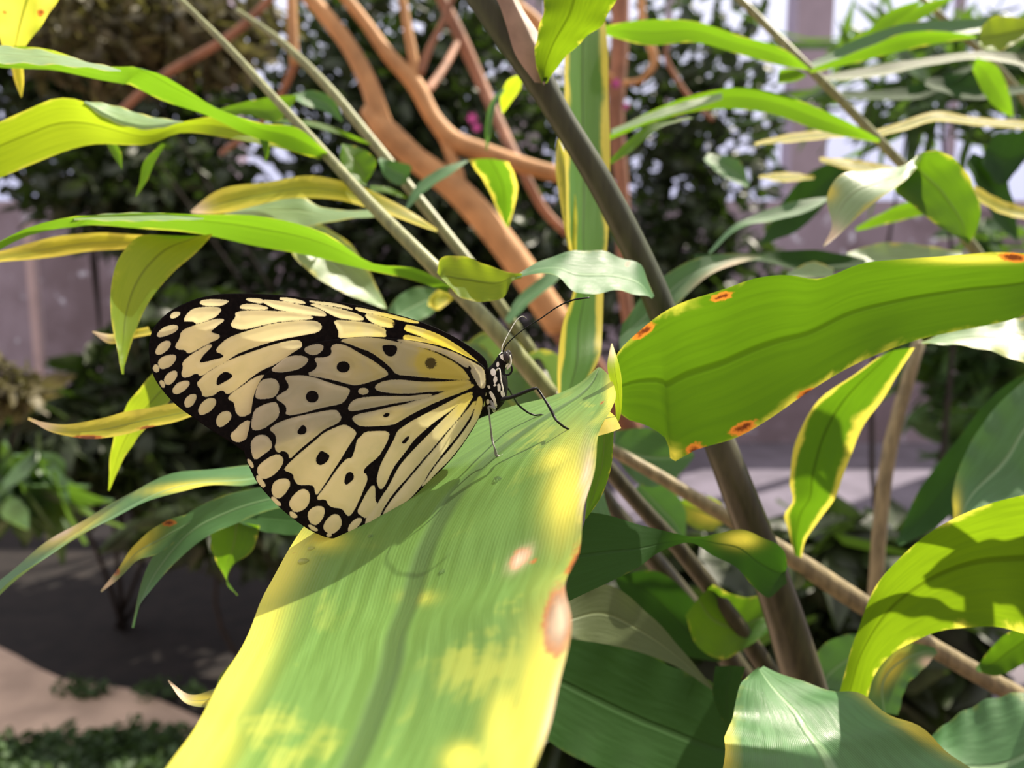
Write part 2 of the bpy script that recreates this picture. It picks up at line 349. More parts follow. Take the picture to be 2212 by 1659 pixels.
shrub('broadleaf_shrub', 'broad leaved shrub with grey green leaves at the far left edge', 'shrub', [B3(20, 1030, 1.15, 120, 90, 60)], 60, .085, .02, 'bush2', 6, droop=1.4, dx=-.5)
shrub('broadleaf_shrub', 'dark shrub with small yellow leaves left of the wing tip', 'shrub', [B3(-10, 830, 1.6, 110, 60, 60)], 180, .05, .015, 'bush3', 7, dx=-.4)
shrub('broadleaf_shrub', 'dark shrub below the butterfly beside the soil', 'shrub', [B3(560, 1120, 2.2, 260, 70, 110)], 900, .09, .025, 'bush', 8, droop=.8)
shrub('broadleaf_shrub', 'mid green shrub low behind the canes at the right', 'shrub', [B3(1750, 1330, 1.1, 420, 240, 110)], 1000, .10, .026, 'bush', 9, droop=.5)
shrub('broadleaf_shrub', 'green leafy shrub against the mauve wall at the right edge', 'shrub', [B3(2150, 700, 2.6, 200, 230, 100), B3(2200, 1000, 2.4, 180, 200, 100)], 700, .13, .03, 'bush2', 10, droop=.6)
shrub('palm_shrub', 'narrow leaved plant hanging before the bright window', 'shrub', [B3(2020, 150, 1.9, 290, 150, 120)], 190, .22, .014, 'bush2', 11, droop=.2)
shrub('broadleaf_shrub', 'deep green shrub under the front leaf at bottom centre', 'shrub', [B3(1330, 1560, .75, 230, 170, 90)], 350, .10, .024, 'bush', 12)
rng = np.random.default_rng(5)
blobs = []
for k in range(26):
    x, y = rng.uniform(-60, 420), rng.uniform(1590, 1690) + (0 if True else 0)
    g = G(x, y + 30); blobs.append((g[0], g[1], .022, .08, .08, .045))
V, F = foliage_geo(rng, blobs, 3200, .026, .010, .0)
tag(mesh('ground_cover', V, F, M['gcover']), 'small leaved green ground cover along the path at lower left', 'ground cover', kind='stuff')
blobs = []
for k in range(14):
    g = G(rng.uniform(130, 420), rng.uniform(1488, 1510) + k * 1.2); blobs.append((g[0], g[1], .02, .05, .04, .03))
V, F = foliage_geo(rng, blobs, 500, .02, .007, .0)
tag(mesh('edging_grass', V, F, M['gcover']), 'thin green growth along the far edge of the path', 'ground cover', kind='stuff')

# ------------------------------------------------------------------ orange-brown branched shrub
D0 = .95
br = thing('branching_tree', 'tree of smooth orange brown branches behind the butterfly', 'tree', G(1240, 1330))
gb = G(1240, 1330)
def branch(pts, mat='bark', d=D0, nm='branch'):
    return ptube(nm, [(x, y, r, d * (q[0] if q else 1)) for (x, y, r, *q) in pts], M[mat], br)
V, F = tube_geo([P(1210, 700, .98), P(1280, 800, 1.05), P(1420, 1050, 1.3), P(1500, 1400, 1.7), np.array([gb[0] + .2, gb[1] + .1, 0])], [.017, .018, .02, .026, .035])
mesh('trunk', V, F, M['bark2'], br)
branch([(790, 235, 15), (830, 280, 26), (900, 345, 26), (975, 400, 29), (1050, 480, 30), (1120, 570, 31), (1180, 660, 32), (1212, 705, 33)])
branch([(645, -30, 16), (700, 30, 17), (760, 110, 18), (800, 190, 20), (820, 250, 21), (840, 290, 18)])
branch([(735, -20, 13), (790, 50, 13), (840, 120, 16), (895, 180, 19), (940, 260, 18), (975, 300, 21), (1050, 330, 20), (1140, 360, 18), (1240, 385, 17)])
branch([(955, 280, 16), (968, 320, 12), (985, 370, 16), (990, 410, 20)])
branch([(945, -20, 12, 1.2), (985, 60, 14, 1.2), (1040, 180, 13, 1.2), (1090, 290, 12, 1.15), (1130, 370, 11, 1.1), (1180, 460, 10, 1.1), (1225, 505, 9, 1.1)], 'bark2')
branch([(898, 165, 12), (890, 110, 11), (880, 60, 10), (870, 0, 9), (862, -30, 9)])
branch([(905, 160, 10), (930, 100, 8), (955, 50, 7), (985, -20, 6)], 'bark2')
branch([(920, 200, 10, 1.05), (950, 160, 9, 1.1), (990, 90, 8, 1.2)], 'bark2')
branch([(630, -20, 10, 1.1), (632, 60, 11, 1.1), (636, 140, 10, 1.1)])
branch([(1340, -20, 20, 1.4), (1338, 100, 19, 1.4), (1330, 250, 18, 1.4), (1345, 420, 14, 1.4), (1350, 640, 14, 1.4), (1370, 760, 12, 1.4)], 'bark2')
branch([(1100, 5, 14, 1.3), (1140, 30, 13, 1.3), (1190, 80, 13, 1.3), (1260, 130, 12, 1.35), (1330, 180, 12, 1.4)])
branch([(1385, -20, 8, 1.3), (1390, 60, 8, 1.3), (1412, 140, 9, 1.3), (1395, 165, 7, 1.3), (1350, 180, 6, 1.35)])
branch([(1480, 60, 5, 1.3), (1440, 100, 5, 1.3), (1475, 190, 5, 1.3), (1540, 260, 5, 1.3)], 'bark2')
branch([(200, 300, 9, 1.6), (330, 180, 9, 1.6), (520, 60, 9, 1.6), (600, -20, 8, 1.6)], 'bark2')
branch([(636, 140, 9, 1.1), (600, 220, 7, 1.2), (480, 330, 6, 1.5)], 'bark2')
# magenta blossoms
for (x, y, r) in ((1020, 255, 14), (1030, 275, 12), (1330, 180, 13), (1352, 230, 10)):
    c = P(x, y, 1.2); V, F = [], []
    for k in range(6):
        a = k * 1.047; rr_ = r * 1.2 / FPX; d1 = np.array([math.cos(a), .3, math.sin(a)]); d2 = np.array([-math.sin(a), 0, math.cos(a)]); o = len(V)
        V += [c, c + d1 * rr_ * .5 + d2 * rr_ * .28, c + d1 * rr_ + np.array([0, -.3, 0]) * rr_, c + d1 * rr_ * .5 - d2 * rr_ * .28]; F.append((o, o + 1, o + 2, o + 3))
    mesh('blossom', V, F, M['petal'], br)

# ------------------------------------------------------------------ ginger canes and their leaves
gr = 'ginger canes around the butterfly'
def cane(label, pts, mat, base=None, name='ginger_cane', split=None):
    """pts (x, y, r px, depth); the stem is carried on down to the soil"""
    last = P(*pts[-1][:2], pts[-1][3]); prev = P(*pts[-2][:2], pts[-2][3]); r = pts[-1][2] / FPX * pts[-1][3]
    if base is None:
        dv = (last - prev); dv /= np.linalg.norm(dv); base = np.array([last[0] + dv[0] * .25, max(last[1] + .10, .25), 0])
    t = thing(name, label, 'plant', base, gr)
    P3 = [P(x, y, d) for x, y, _, d in pts]; R = [q[2] / FPX * q[3] for q in pts]
    dv = (last - prev); dv /= np.linalg.norm(dv)
    m1 = last * .62 + base * .38 + dv * .05
    P3 += [m1, base]; R += [r * 1.2, r * 1.5]
    if split:
        tube('stem', P3[:split + 1], R[:split + 1], M[mat], t, n=split * 8 + 8)
        o = tube('stem', P3[split:], R[split:], M['cane'], t, n=(len(P3) - split) * 8); o['label'] = 'darker brown lower stem'
    else: tube('stem', P3, R, M[mat], t, n=len(pts) * 8 + 16)
    return t
BASE = np.array([.33, .42, 0])
k1 = cane('thick dark olive ginger cane crossing the picture diagonally behind the antennae', [(1010, -60, 36, .235), (1070, 30, 36, .235), (1150, 150, 33, .236), (1200, 235, 28, .238), (1300, 400, 29, .242), (1400, 600, 31, .247), (1450, 720, 32, .25), (1540, 920, 33, .256), (1590, 1050, 36, .262), (1660, 1230, 39, .27), (1730, 1450, 44, .285)], 'caneg', BASE, split=7)
# sheath and leaves of the thick cane
leaf(k1, [(1050, -40), (1078, 10), (1095, 60), (1112, 115), (1155, 178)], [(1105, -40), (1125, 10), (1165, 75), (1196, 140), (1175, 185)], (.222, .226), (.226, .229), M['sheath'], name='leaf_sheath', fold=-.25, ruf=0)
leaf(k1, [(1172, 185), (1156, 130), (1158, 90), (1172, 30), (1185, -60)], [(1182, 180), (1200, 150), (1240, 105), (1310, 40), (1350, -60)], (.225, .20), (.23, .215), M['glow'], fold=.12)
leaf(k1, [(1242, -40), (1222, 100), (1219, 260), (1222, 400), (1226, 500), (1240, 620), (1216, 700), (1204, 800), (1206, 870)],
     [(1300, -40), (1312, 100), (1316, 260), (1318, 400), (1312, 520), (1304, 630), (1300, 720), (1296, 770), (1250, 850)], (.30, .27, .245), (.31, .28, .25), M['marg'], fold=.14, ruf=.01, nv=50)
leaf(k1, [(1205, 300), (1200, 360), (1212, 450), (1228, 540)], [(1210, 302), (1232, 370), (1246, 450), (1246, 545)], (.30, .27), (.295, .268), M['yellow'], label='pale yellow leaf edge', fold=.05)
# twisted leaf crossing behind the antennae
leaf(k1, [(1412, 640), (1385, 575), (1340, 555), (1280, 540), (1225, 545), (1165, 565), (1118, 592)],
     [(1412, 645), (1395, 640), (1330, 628), (1245, 632), (1205, 598), (1165, 590), (1112, 602)], (.235, .225, .215), (.225, .21, .214), M['teal'], fold=.06, nv=40, brn=[(1355, 570, 5)])
leaf(k1, [(1128, 590), (1110, 590), (1060, 575), (985, 552), (950, 560), (945, 590)],
     [(1126, 602), (1108, 606), (1090, 640), (1040, 652), (1000, 645), (958, 605)], (.2145, .215), (.2145, .21), M['lime'], fold=.06, nv=30, label='bright lime half of the twisted leaf')
leaf(k1, [(1345, 700), (1380, 650), (1430, 600), (1500, 560), (1580, 548), (1660, 552)], [(1340, 760), (1400, 730), (1470, 650), (1540, 590), (1600, 568), (1660, 555)], (.30, .33), (.30, .33), M['teal'], fold=.1, dry=[(1560, 590, 50, 12, -.5)])
leaf(k1, [(1320, 355), (1360, 330), (1430, 275), (1500, 255)], [(1318, 345), (1350, 310), (1400, 270), (1490, 252)], (.32, .34), (.315, .34), M['back'])
leaf(k1, [(1270, 1106), (1330, 1118), (1400, 1138), (1450, 1150), (1500, 1160), (1560, 1150), (1610, 1145), (1650, 1163), (1690, 1185), (1700, 1225)],
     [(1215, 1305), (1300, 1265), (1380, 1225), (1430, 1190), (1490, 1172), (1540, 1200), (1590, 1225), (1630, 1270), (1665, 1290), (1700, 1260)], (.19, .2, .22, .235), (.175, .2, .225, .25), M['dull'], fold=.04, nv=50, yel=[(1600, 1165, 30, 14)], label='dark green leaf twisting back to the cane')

k2 = cane('slim pale green cane running down from top left behind the butterfly head', [(375, -15, 6, .33), (500, 110, 8, .32), (600, 220, 9, .31), (705, 335, 11, .30), (800, 440, 13, .29), (900, 540, 15, .28), (985, 625, 17, .275), (1080, 725, 19, .27), (1190, 855, 21, .275), (1310, 1010, 17, .285), (1480, 1200, 18, .30), (1670, 1465, 22, .32)], 'cane2', BASE + [.03, .03, 0], split=8)
leaf(k2, [(-60, 90), (0, 97), (100, 108), (230, 142), (330, 153), (400, 193), (480, 238), (560, 266), (640, 275), (708, 330)],
     [(-60, 142), (0, 146), (120, 148), (240, 170), (350, 215), (450, 252), (560, 302), (630, 325), (700, 342)], (.22, .25, .297), (.235, .265, .30), M['back'], fold=.15)
leaf(k2, [(-60, 290), (0, 262), (60, 237), (130, 211), (170, 215), (240, 252), (310, 277), (400, 262), (480, 252), (560, 288), (690, 342)],
     [(-60, 408), (0, 385), (80, 350), (200, 312), (320, 312), (390, 287), (500, 300), (600, 320), (697, 346)], (.24, .26, .298), (.25, .27, .30), M['lime'], fold=.1, ruf=.01)
leaf(k2, [(-60, 94), (0, 99), (100, 110), (170, 128), (260, 150)], [(-60, 128), (0, 136), (100, 140), (180, 146), (262, 156)], (.2185, .236), (.208, .228), M['pale'], fold=0, label='pale strip painting the sheen on the upper side')  # leaf sheen painted as a separate pale strip
leaf(k2, [(185, 218), (240, 226), (320, 250), (395, 262)], [(180, 222), (240, 262), (315, 280), (397, 264)], (.258, .272), (.25, .266), M['pale'], fold=0, label='pale strip painting the sheen on a folded leaf top')  # white sheen on the fold, put in as pale colour
leaf(k2, [(-40, 545), (60, 490), (150, 470), (300, 462), (420, 462), (560, 468), (700, 502), (800, 568), (900, 580), (988, 628)],
     [(-40, 550), (60, 506), (150, 490), (300, 492), (440, 508), (560, 532), (680, 556), (800, 584), (900, 608), (994, 642)], (.225, .24, .273), (.235, .25, .276), M['back'], fold=.12)
leaf(k2, [(160, 470), (260, 460), (380, 463), (440, 470)], [(160, 474), (260, 478), (380, 476), (440, 474)], (.235, .24), (.228, .236), M['pale'], fold=0, label='pale upturned leaf edge')
leaf(k2, [(400, 510), (300, 512), (262, 548), (243, 600), (239, 680), (252, 750), (262, 808)], [(460, 505), (440, 530), (395, 570), (345, 620), (312, 670), (288, 730), (264, 808)], (.24, .215), (.245, .22), M['lime'], fold=.1)
leaf(k2, [(-40, 548), (0, 542), (100, 515), (200, 503), (310, 508), (400, 516)], [(-40, 575), (0, 566), (80, 560), (200, 543), (300, 536), (400, 522)], (.26, .27), (.255, .27), M['yellow'], fold=.08, label='yellowing strap leaf')
leaf(k2, [(412, 456), (470, 410), (560, 396), (680, 380), (745, 392), (860, 440), (945, 495)], [(412, 460), (480, 462), (560, 442), (640, 428), (740, 435), (850, 468), (945, 502)], (.29, .30), (.285, .297), M['yellow'], fold=.08, label='yellow leaf with a browning tip', dry=[(420, 452, 22)])
leaf(k2, [(480, 455), (600, 425), (640, 420), (690, 445), (815, 455)], [(490, 470), (580, 478), (650, 490), (740, 475), (815, 468)], (.30, .305), (.29, .30), M['pale'], fold=0)  # pale blade stands in for sheen on the leaf below
leaf(k2, [(600, 462), (680, 480), (760, 530), (800, 590), (835, 665)], [(600, 470), (640, 560), (700, 610), (760, 640), (835, 668)], (.31, .32), (.30, .315), M['pale'], fold=.1)
leaf(k2, [(460, 240), (520, 222), (600, 208), (640, 205)], [(460, 246), (540, 250), (600, 262), (640, 215)], (.33, .33), (.33, .33), M['back'])
leaf(k2, [(740, 310), (780, 320), (812, 345), (790, 400)], [(738, 312), (735, 345), (750, 380), (790, 402)], (.32, .32), (.315, .315), M['back'])
leaf(k2, [(320, 706), (290, 712), (240, 722), (200, 715)], [(330, 722), (290, 730), (235, 742), (200, 718)], (.25, .24), (.25, .24), M['yellow'], dry=[(215, 725, 22)], label='thin leaf tip curling up')
leaf(k2, [(450, 862), (400, 868), (280, 888), (160, 915), (110, 915), (60, 904)], [(455, 885), (400, 905), (320, 925), (220, 947), (120, 936), (60, 906)], (.21, .22), (.205, .215), M['yellow'], fold=.1, dry=[(85, 918, 30, 14)], brn=[(190, 945, 30, 5), (330, 925, 30, 5)], label='pale green leaf tip with a dry brown end')
leaf(k2, [(345, 790), (275, 875), (242, 960), (234, 1060)], [(380, 850), (310, 930), (268, 990), (236, 1060)], (.235, .25), (.23, .25), M['lime'])
leaf(k2, [(600, 1000), (540, 1006), (460, 1012), (350, 1030), (240, 1090), (130, 1152), (50, 1210), (-40, 1290)], [(600, 1030), (540, 1046), (430, 1052), (300, 1092), (200, 1142), (100, 1202), (0, 1275), (-40, 1310)], (.235, .215), (.225, .20), M['teal'], fold=.12, yel=[(150, 1150, 60, 10, -.5), (400, 1052, 70, 8, -.1)], dry=[(135, 1150, 25, 8, -.5)])
leaf(k2, [(680, 1030), (600, 1045), (480, 1072), (400, 1112), (360, 1155), (325, 1210), (300, 1280), (284, 1356)], [(700, 1080), (610, 1095), (500, 1135), (430, 1170), (370, 1225), (325, 1275), (300, 1310), (286, 1356)], (.24, .225), (.235, .22), M['teal'], fold=.1)
leaf(k2, [(420, 1105), (350, 1130), (290, 1178), (250, 1235), (217, 1276)], [(400, 1150), (345, 1195), (295, 1212), (262, 1245), (219, 1280)], (.227, .22), (.223, .22), M['teal'], fold=.05, yel=[(280, 1190, 60, 18, -.7)], brn=[(365, 1130, 14, 6), (250, 1235, 8)], dry=[(230, 1260, 18)], label='split leaf tip yellowing at its end')
leaf(k2, [(455, 1130), (458, 1190), (482, 1240), (512, 1286)], [(562, 1135), (545, 1190), (500, 1225), (490, 1262), (513, 1286)], (.26, .27), (.26, .268), M['back'])
leaf(k2, [(480, 1090), (560, 1080), (700, 1085)], [(480, 1110), (560, 1145), (700, 1160)], (.27, .27), (.26, .26), M['dull'])
leaf(k2, [(560, 1390), (500, 1430), (470, 1470), (466, 1500)], [(560, 1420), (520, 1460), (490, 1490), (467, 1502)], (.20, .20), (.20, .20), M['olive'])
leaf(k2, [(540, 1450), (470, 1485), (410, 1500), (363, 1468)], [(540, 1500), (470, 1526), (400, 1518), (363, 1472)], (.20, .20), (.195, .2), M['olive'], dry=[(380, 1490, 26)], yel=[(440, 1510, 40, 10)])

k3 = cane('thin pale cane behind the slim green one, bending between brown branches', [(512, 22, 5, .42), (600, 85, 8, .41), (700, 180, 10, .40), (800, 300, 11, .39), (900, 425, 12, .38), (960, 500, 12, .375), (1020, 575, 12, .37), (1150, 760, 12, .37), (1290, 1050, 16, .36), (1430, 1230, 22, .36), (1590, 1440, 26, .37)], 'cane2', BASE + [.05, .06, 0], split=7)
for A, B, m in (
    ([(630, 205), (680, 195), (720, 215), (740, 262)], [(628, 208), (660, 228), (700, 240), (738, 264)], 'teal'),
    ([(570, 255), (680, 262), (780, 300), (800, 310)], [(572, 262), (680, 275), (760, 300), (800, 314)], 'back'),
    ([(870, 460), (900, 400), (960, 360), (1010, 345)], [(872, 462), (920, 412), (980, 372), (1012, 348)], 'teal'),
    ([(1012, 345), (1050, 400), (1080, 465), (1095, 492)], [(1100, 350), (1118, 400), (1110, 450), (1097, 492)], 'marg'),
    ([(1125, 160), (1095, 175), (1080, 215), (1085, 245)], [(1128, 165), (1125, 190), (1105, 220), (1087, 245)], 'lime'),
    ([(1085, 190), (1060, 220), (1048, 280), (1050, 325)], [(1090, 195), (1072, 225), (1062, 280), (1052, 325)], 'teal'),
    ([(820, 340), (860, 350), (888, 360), (880, 390)], [(820, 350), (830, 380), (860, 400), (878, 395)], 'teal'),
    ([(800, 400), (840, 405), (880, 425)], [(800, 412), (840, 418), (880, 430)], 'back'),
    ([(830, 700), (850, 650), (900, 620), (960, 630)], [(840, 705), (880, 700), (930, 680), (965, 640)], 'teal'),
    ([(930, 640), (950, 625), (985, 640)], [(925, 660), (945, 670), (980, 645)], 'yellow'),
    ([(1090, 690), (1120, 640), (1180, 590), (1210, 560)], [(1100, 700), (1150, 650), (1200, 610), (1225, 575)], 'teal'),
    ([(990, 760), (1050, 715), (1120, 740), (1200, 850)], [(960, 780), (1020, 850), (1100, 920), (1200, 900)], 'mid'),
    ([(1090, 790), (1180, 755), (1230, 790), (1240, 870)], [(1085, 810), (1100, 870), (1160, 900), (1235, 880)], 'mid'),
    ([(1000, 740), (1040, 745), (1080, 800), (1100, 860)], [(990, 750), (1010, 800), (1050, 850), (1095, 865)], 'pale')):
    leaf(k3, A, B, (.36, .38), (.355, .38), M[m], nu=10, nv=20)

k4 = cane('pale brown cane slanting down to the right edge below the big leaf', [(1290, 955, 12, .33), (1400, 1015, 14, .33), (1500, 1075, 15, .33), (1610, 1140, 17, .33), (1720, 1210, 21, .33), (1870, 1310, 22, .33), (2000, 1390, 20, .33), (2120, 1460, 21, .33), (2300, 1560, 22, .33)], 'cane3', np.array([.5, .5, 0]))
leaf(k4, [(1895, 775), (1800, 840), (1755, 880), (1718, 960), (1705, 1040), (1712, 1085), (1694, 1108), (1704, 1150), (1716, 1200)],
     [(1975, 750), (1940, 810), (1900, 870), (1850, 950), (1822, 1030), (1800, 1080), (1770, 1125), (1740, 1165), (1732, 1205)], (.26, .30), (.26, .305), M['marg'], fold=.12, ruf=.02)
leaf(k4, [(1540, 1262), (1580, 1283), (1620, 1290), (1668, 1282), (1690, 1330)], [(1480, 1330), (1510, 1400), (1560, 1424), (1625, 1390), (1690, 1345)], (.30, .32), (.30, .31), M['back'], fold=.06)
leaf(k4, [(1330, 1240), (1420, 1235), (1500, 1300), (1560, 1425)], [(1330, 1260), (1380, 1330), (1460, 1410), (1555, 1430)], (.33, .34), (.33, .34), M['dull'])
leaf(k4, [(1390, 1040), (1440, 1050), (1480, 1100), (1480, 1165)], [(1370, 1060), (1380, 1110), (1430, 1150), (1478, 1168)], (.37, .37), (.37, .37), M['teal'])
leaf(k4, [(1470, 1080), (1540, 1075), (1570, 1110), (1560, 1130)], [(1470, 1095), (1490, 1135), (1540, 1145), (1562, 1132)], (.38, .38), (.38, .38), M['back'], yel=[(1540, 1110, 40, 20)])
leaf(k4, [(1330, 930), (1400, 925), (1480, 950), (1500, 985)], [(1330, 990), (1390, 1050), (1450, 1040), (1498, 990)], (.33, .35), (.33, .35), M['teal'])
leaf(k4, [(1715, 1205), (1740, 1255), (1690, 1290)], [(1712, 1212), (1720, 1250), (1688, 1284)], (.33, .325), (.33, .325), M['olive'], nu=6, nv=10)
leaf(k4, [(1320, 1120), (1280, 1115), (1262, 1150)], [(1310, 1010), (1285, 1060), (1262, 1152)], (.24, .22), (.24, .22), M['teal'])

k5 = cane('upright olive brown stem at the right between the hanging leaf and the wall', [(1985, 740, 13, .45), (1950, 860, 14, .45), (1920, 980, 15, .45), (1902, 1120, 15, .45), (1890, 1290, 15, .45), (1880, 1500, 16, .46)], 'cane3', np.array([.42, .7, 0]))
# big blade at the right
kb = cane('ginger cane out of frame at right carrying the big backlit leaf', [(2330, 560, 22, .24), (2380, 900, 24, .26), (2420, 1300, 26, .30), (2440, 1700, 28, .36)], 'cane', np.array([.42, .5, 0]))
leaf(kb, [(1318, 800), (1335, 762), (1378, 718), (1450, 664), (1560, 626), (1640, 600), (1700, 594), (1760, 602), (1860, 570), (1950, 560), (2080, 550), (2160, 545), (2240, 550), (2340, 575)],
     [(1330, 880), (1350, 902), (1395, 918), (1440, 950), (1452, 996), (1500, 974), (1590, 945), (1660, 905), (1740, 852), (1850, 785), (1960, 742), (2060, 716), (2212, 682), (2340, 600)],
     (.198, .192, .198, .236), (.202, .20, .206, .24), M['big'], fold=.10, ruf=.008, nu=22, nv=70,
     brn=[(1390, 715, 26, 10, -.6), (1560, 640, 24, 8, -.3), (2190, 556, 30, 9, .1), (1745, 850, 24, 9, -.4), (1605, 925, 30, 12, -.4), (1500, 968, 22, 10, -.4)], yel=[(1452, 985, 14), (2100, 558, 90, 8)], label='big smooth leaf glowing green with rusty spots on its margin')
leaf(kb, [(1990, 738), (2100, 700), (2212, 684), (2300, 660)], [(1995, 742), (2090, 748), (2160, 765), (2212, 785), (2300, 800)], (.26, .25), (.25, .24), M['pale'], fold=.04, yel=[(2190, 745, 30, 18)])
leaf(kb, [(1812, 1500), (1845, 1385), (1900, 1255), (1990, 1165), (2090, 1105), (2212, 1070), (2330, 1050)],
     [(1872, 1510), (1900, 1440), (1960, 1392), (2060, 1358), (2150, 1355), (2212, 1368), (2330, 1400)], (.238, .21, .192), (.244, .222, .205), M['glow'], fold=.12, ruf=.006, nu=20, nv=50, label='large lower leaf curving up to the right edge')
leaf(kb, [(2062, 1130), (2058, 1070), (2095, 960), (2150, 880), (2240, 800)], [(2075, 1125), (2130, 1100), (2240, 1060), (2260, 1000), (2300, 940)], (.30, .31), (.29, .30), M['teal'], fold=.05, yel=[(2065, 1110, 10, 40)])
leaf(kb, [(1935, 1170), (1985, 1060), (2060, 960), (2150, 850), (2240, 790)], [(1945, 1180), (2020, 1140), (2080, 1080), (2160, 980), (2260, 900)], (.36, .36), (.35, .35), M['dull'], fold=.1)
leaf(kb, [(2110, 1440), (2160, 1380), (2240, 1330)], [(2110, 1450), (2150, 1460), (2200, 1440), (2250, 1400)], (.29, .28), (.285, .28), M['big'])

leaf(kb, [(2236, 650), (2330, 660), (2420, 630), (2560, 580)], [(2240, 575), (2340, 440), (2479, 350), (2560, 330)], (.247, .235), (.248, .234), M['dull'])  # unseen leaf added out of frame to shade the large lower leaf
k6 = cane('low ginger shoot with broad leaves at the bottom right corner', [(1820, 1650, 14, .20), (1850, 1720, 16, .205), (1900, 1850, 18, .22)], 'cane2', np.array([.30, .36, 0]))
leaf(k6, [(1640, 1440), (1600, 1478), (1580, 1560), (1566, 1592), (1562, 1680), (1570, 1800)], [(1650, 1438), (1710, 1465), (1790, 1488), (1860, 1502), (1905, 1530), (2010, 1590), (2110, 1680), (2180, 1800)], (.215, .19, .17), (.225, .205, .19), M['teal'], fold=.10, ruf=.015, nu=22, nv=40, yel=[(1570, 1620, 12, 60), (1960, 1560, 110, 12, .6)], label='broad matt green leaf with yellow margins')
leaf(k6, [(1770, 1480), (1758, 1420), (1800, 1380), (1860, 1370), (1910, 1400)], [(1790, 1490), (1840, 1500), (1870, 1480), (1900, 1440), (1915, 1410)], (.33, .33), (.33, .33), M['teal'])
leaf(k6, [(1885, 1540), (1870, 1460), (1910, 1410), (1980, 1390), (2020, 1400)], [(1940, 1545), (1960, 1480), (2000, 1440), (2025, 1410)], (.28, .28), (.28, .28), M['teal'], yel=[(1930, 1440, 40, 14, -1)], dry=[(2005, 1430, 15, 10)])
leaf(k6, [(2000, 1600), (2060, 1550), (2130, 1512), (2240, 1490)], [(2010, 1640), (2080, 1760), (2180, 1800), (2300, 1700)], (.27, .26), (.24, .23), M['teal'], fold=.06)
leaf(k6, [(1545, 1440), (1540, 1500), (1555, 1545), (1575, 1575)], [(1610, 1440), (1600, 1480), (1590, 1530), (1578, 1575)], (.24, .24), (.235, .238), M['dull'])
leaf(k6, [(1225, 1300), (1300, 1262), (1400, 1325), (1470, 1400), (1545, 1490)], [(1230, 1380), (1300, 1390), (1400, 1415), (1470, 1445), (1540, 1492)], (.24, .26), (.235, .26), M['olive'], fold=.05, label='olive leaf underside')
leaf(k6, [(1215, 1340), (1330, 1385), (1430, 1430), (1560, 1490), (1600, 1560)], [(1120, 1560), (1250, 1640), (1380, 1700), (1500, 1740), (1600, 1700)], (.27, .28), (.25, .26), M['dull'], fold=.08)

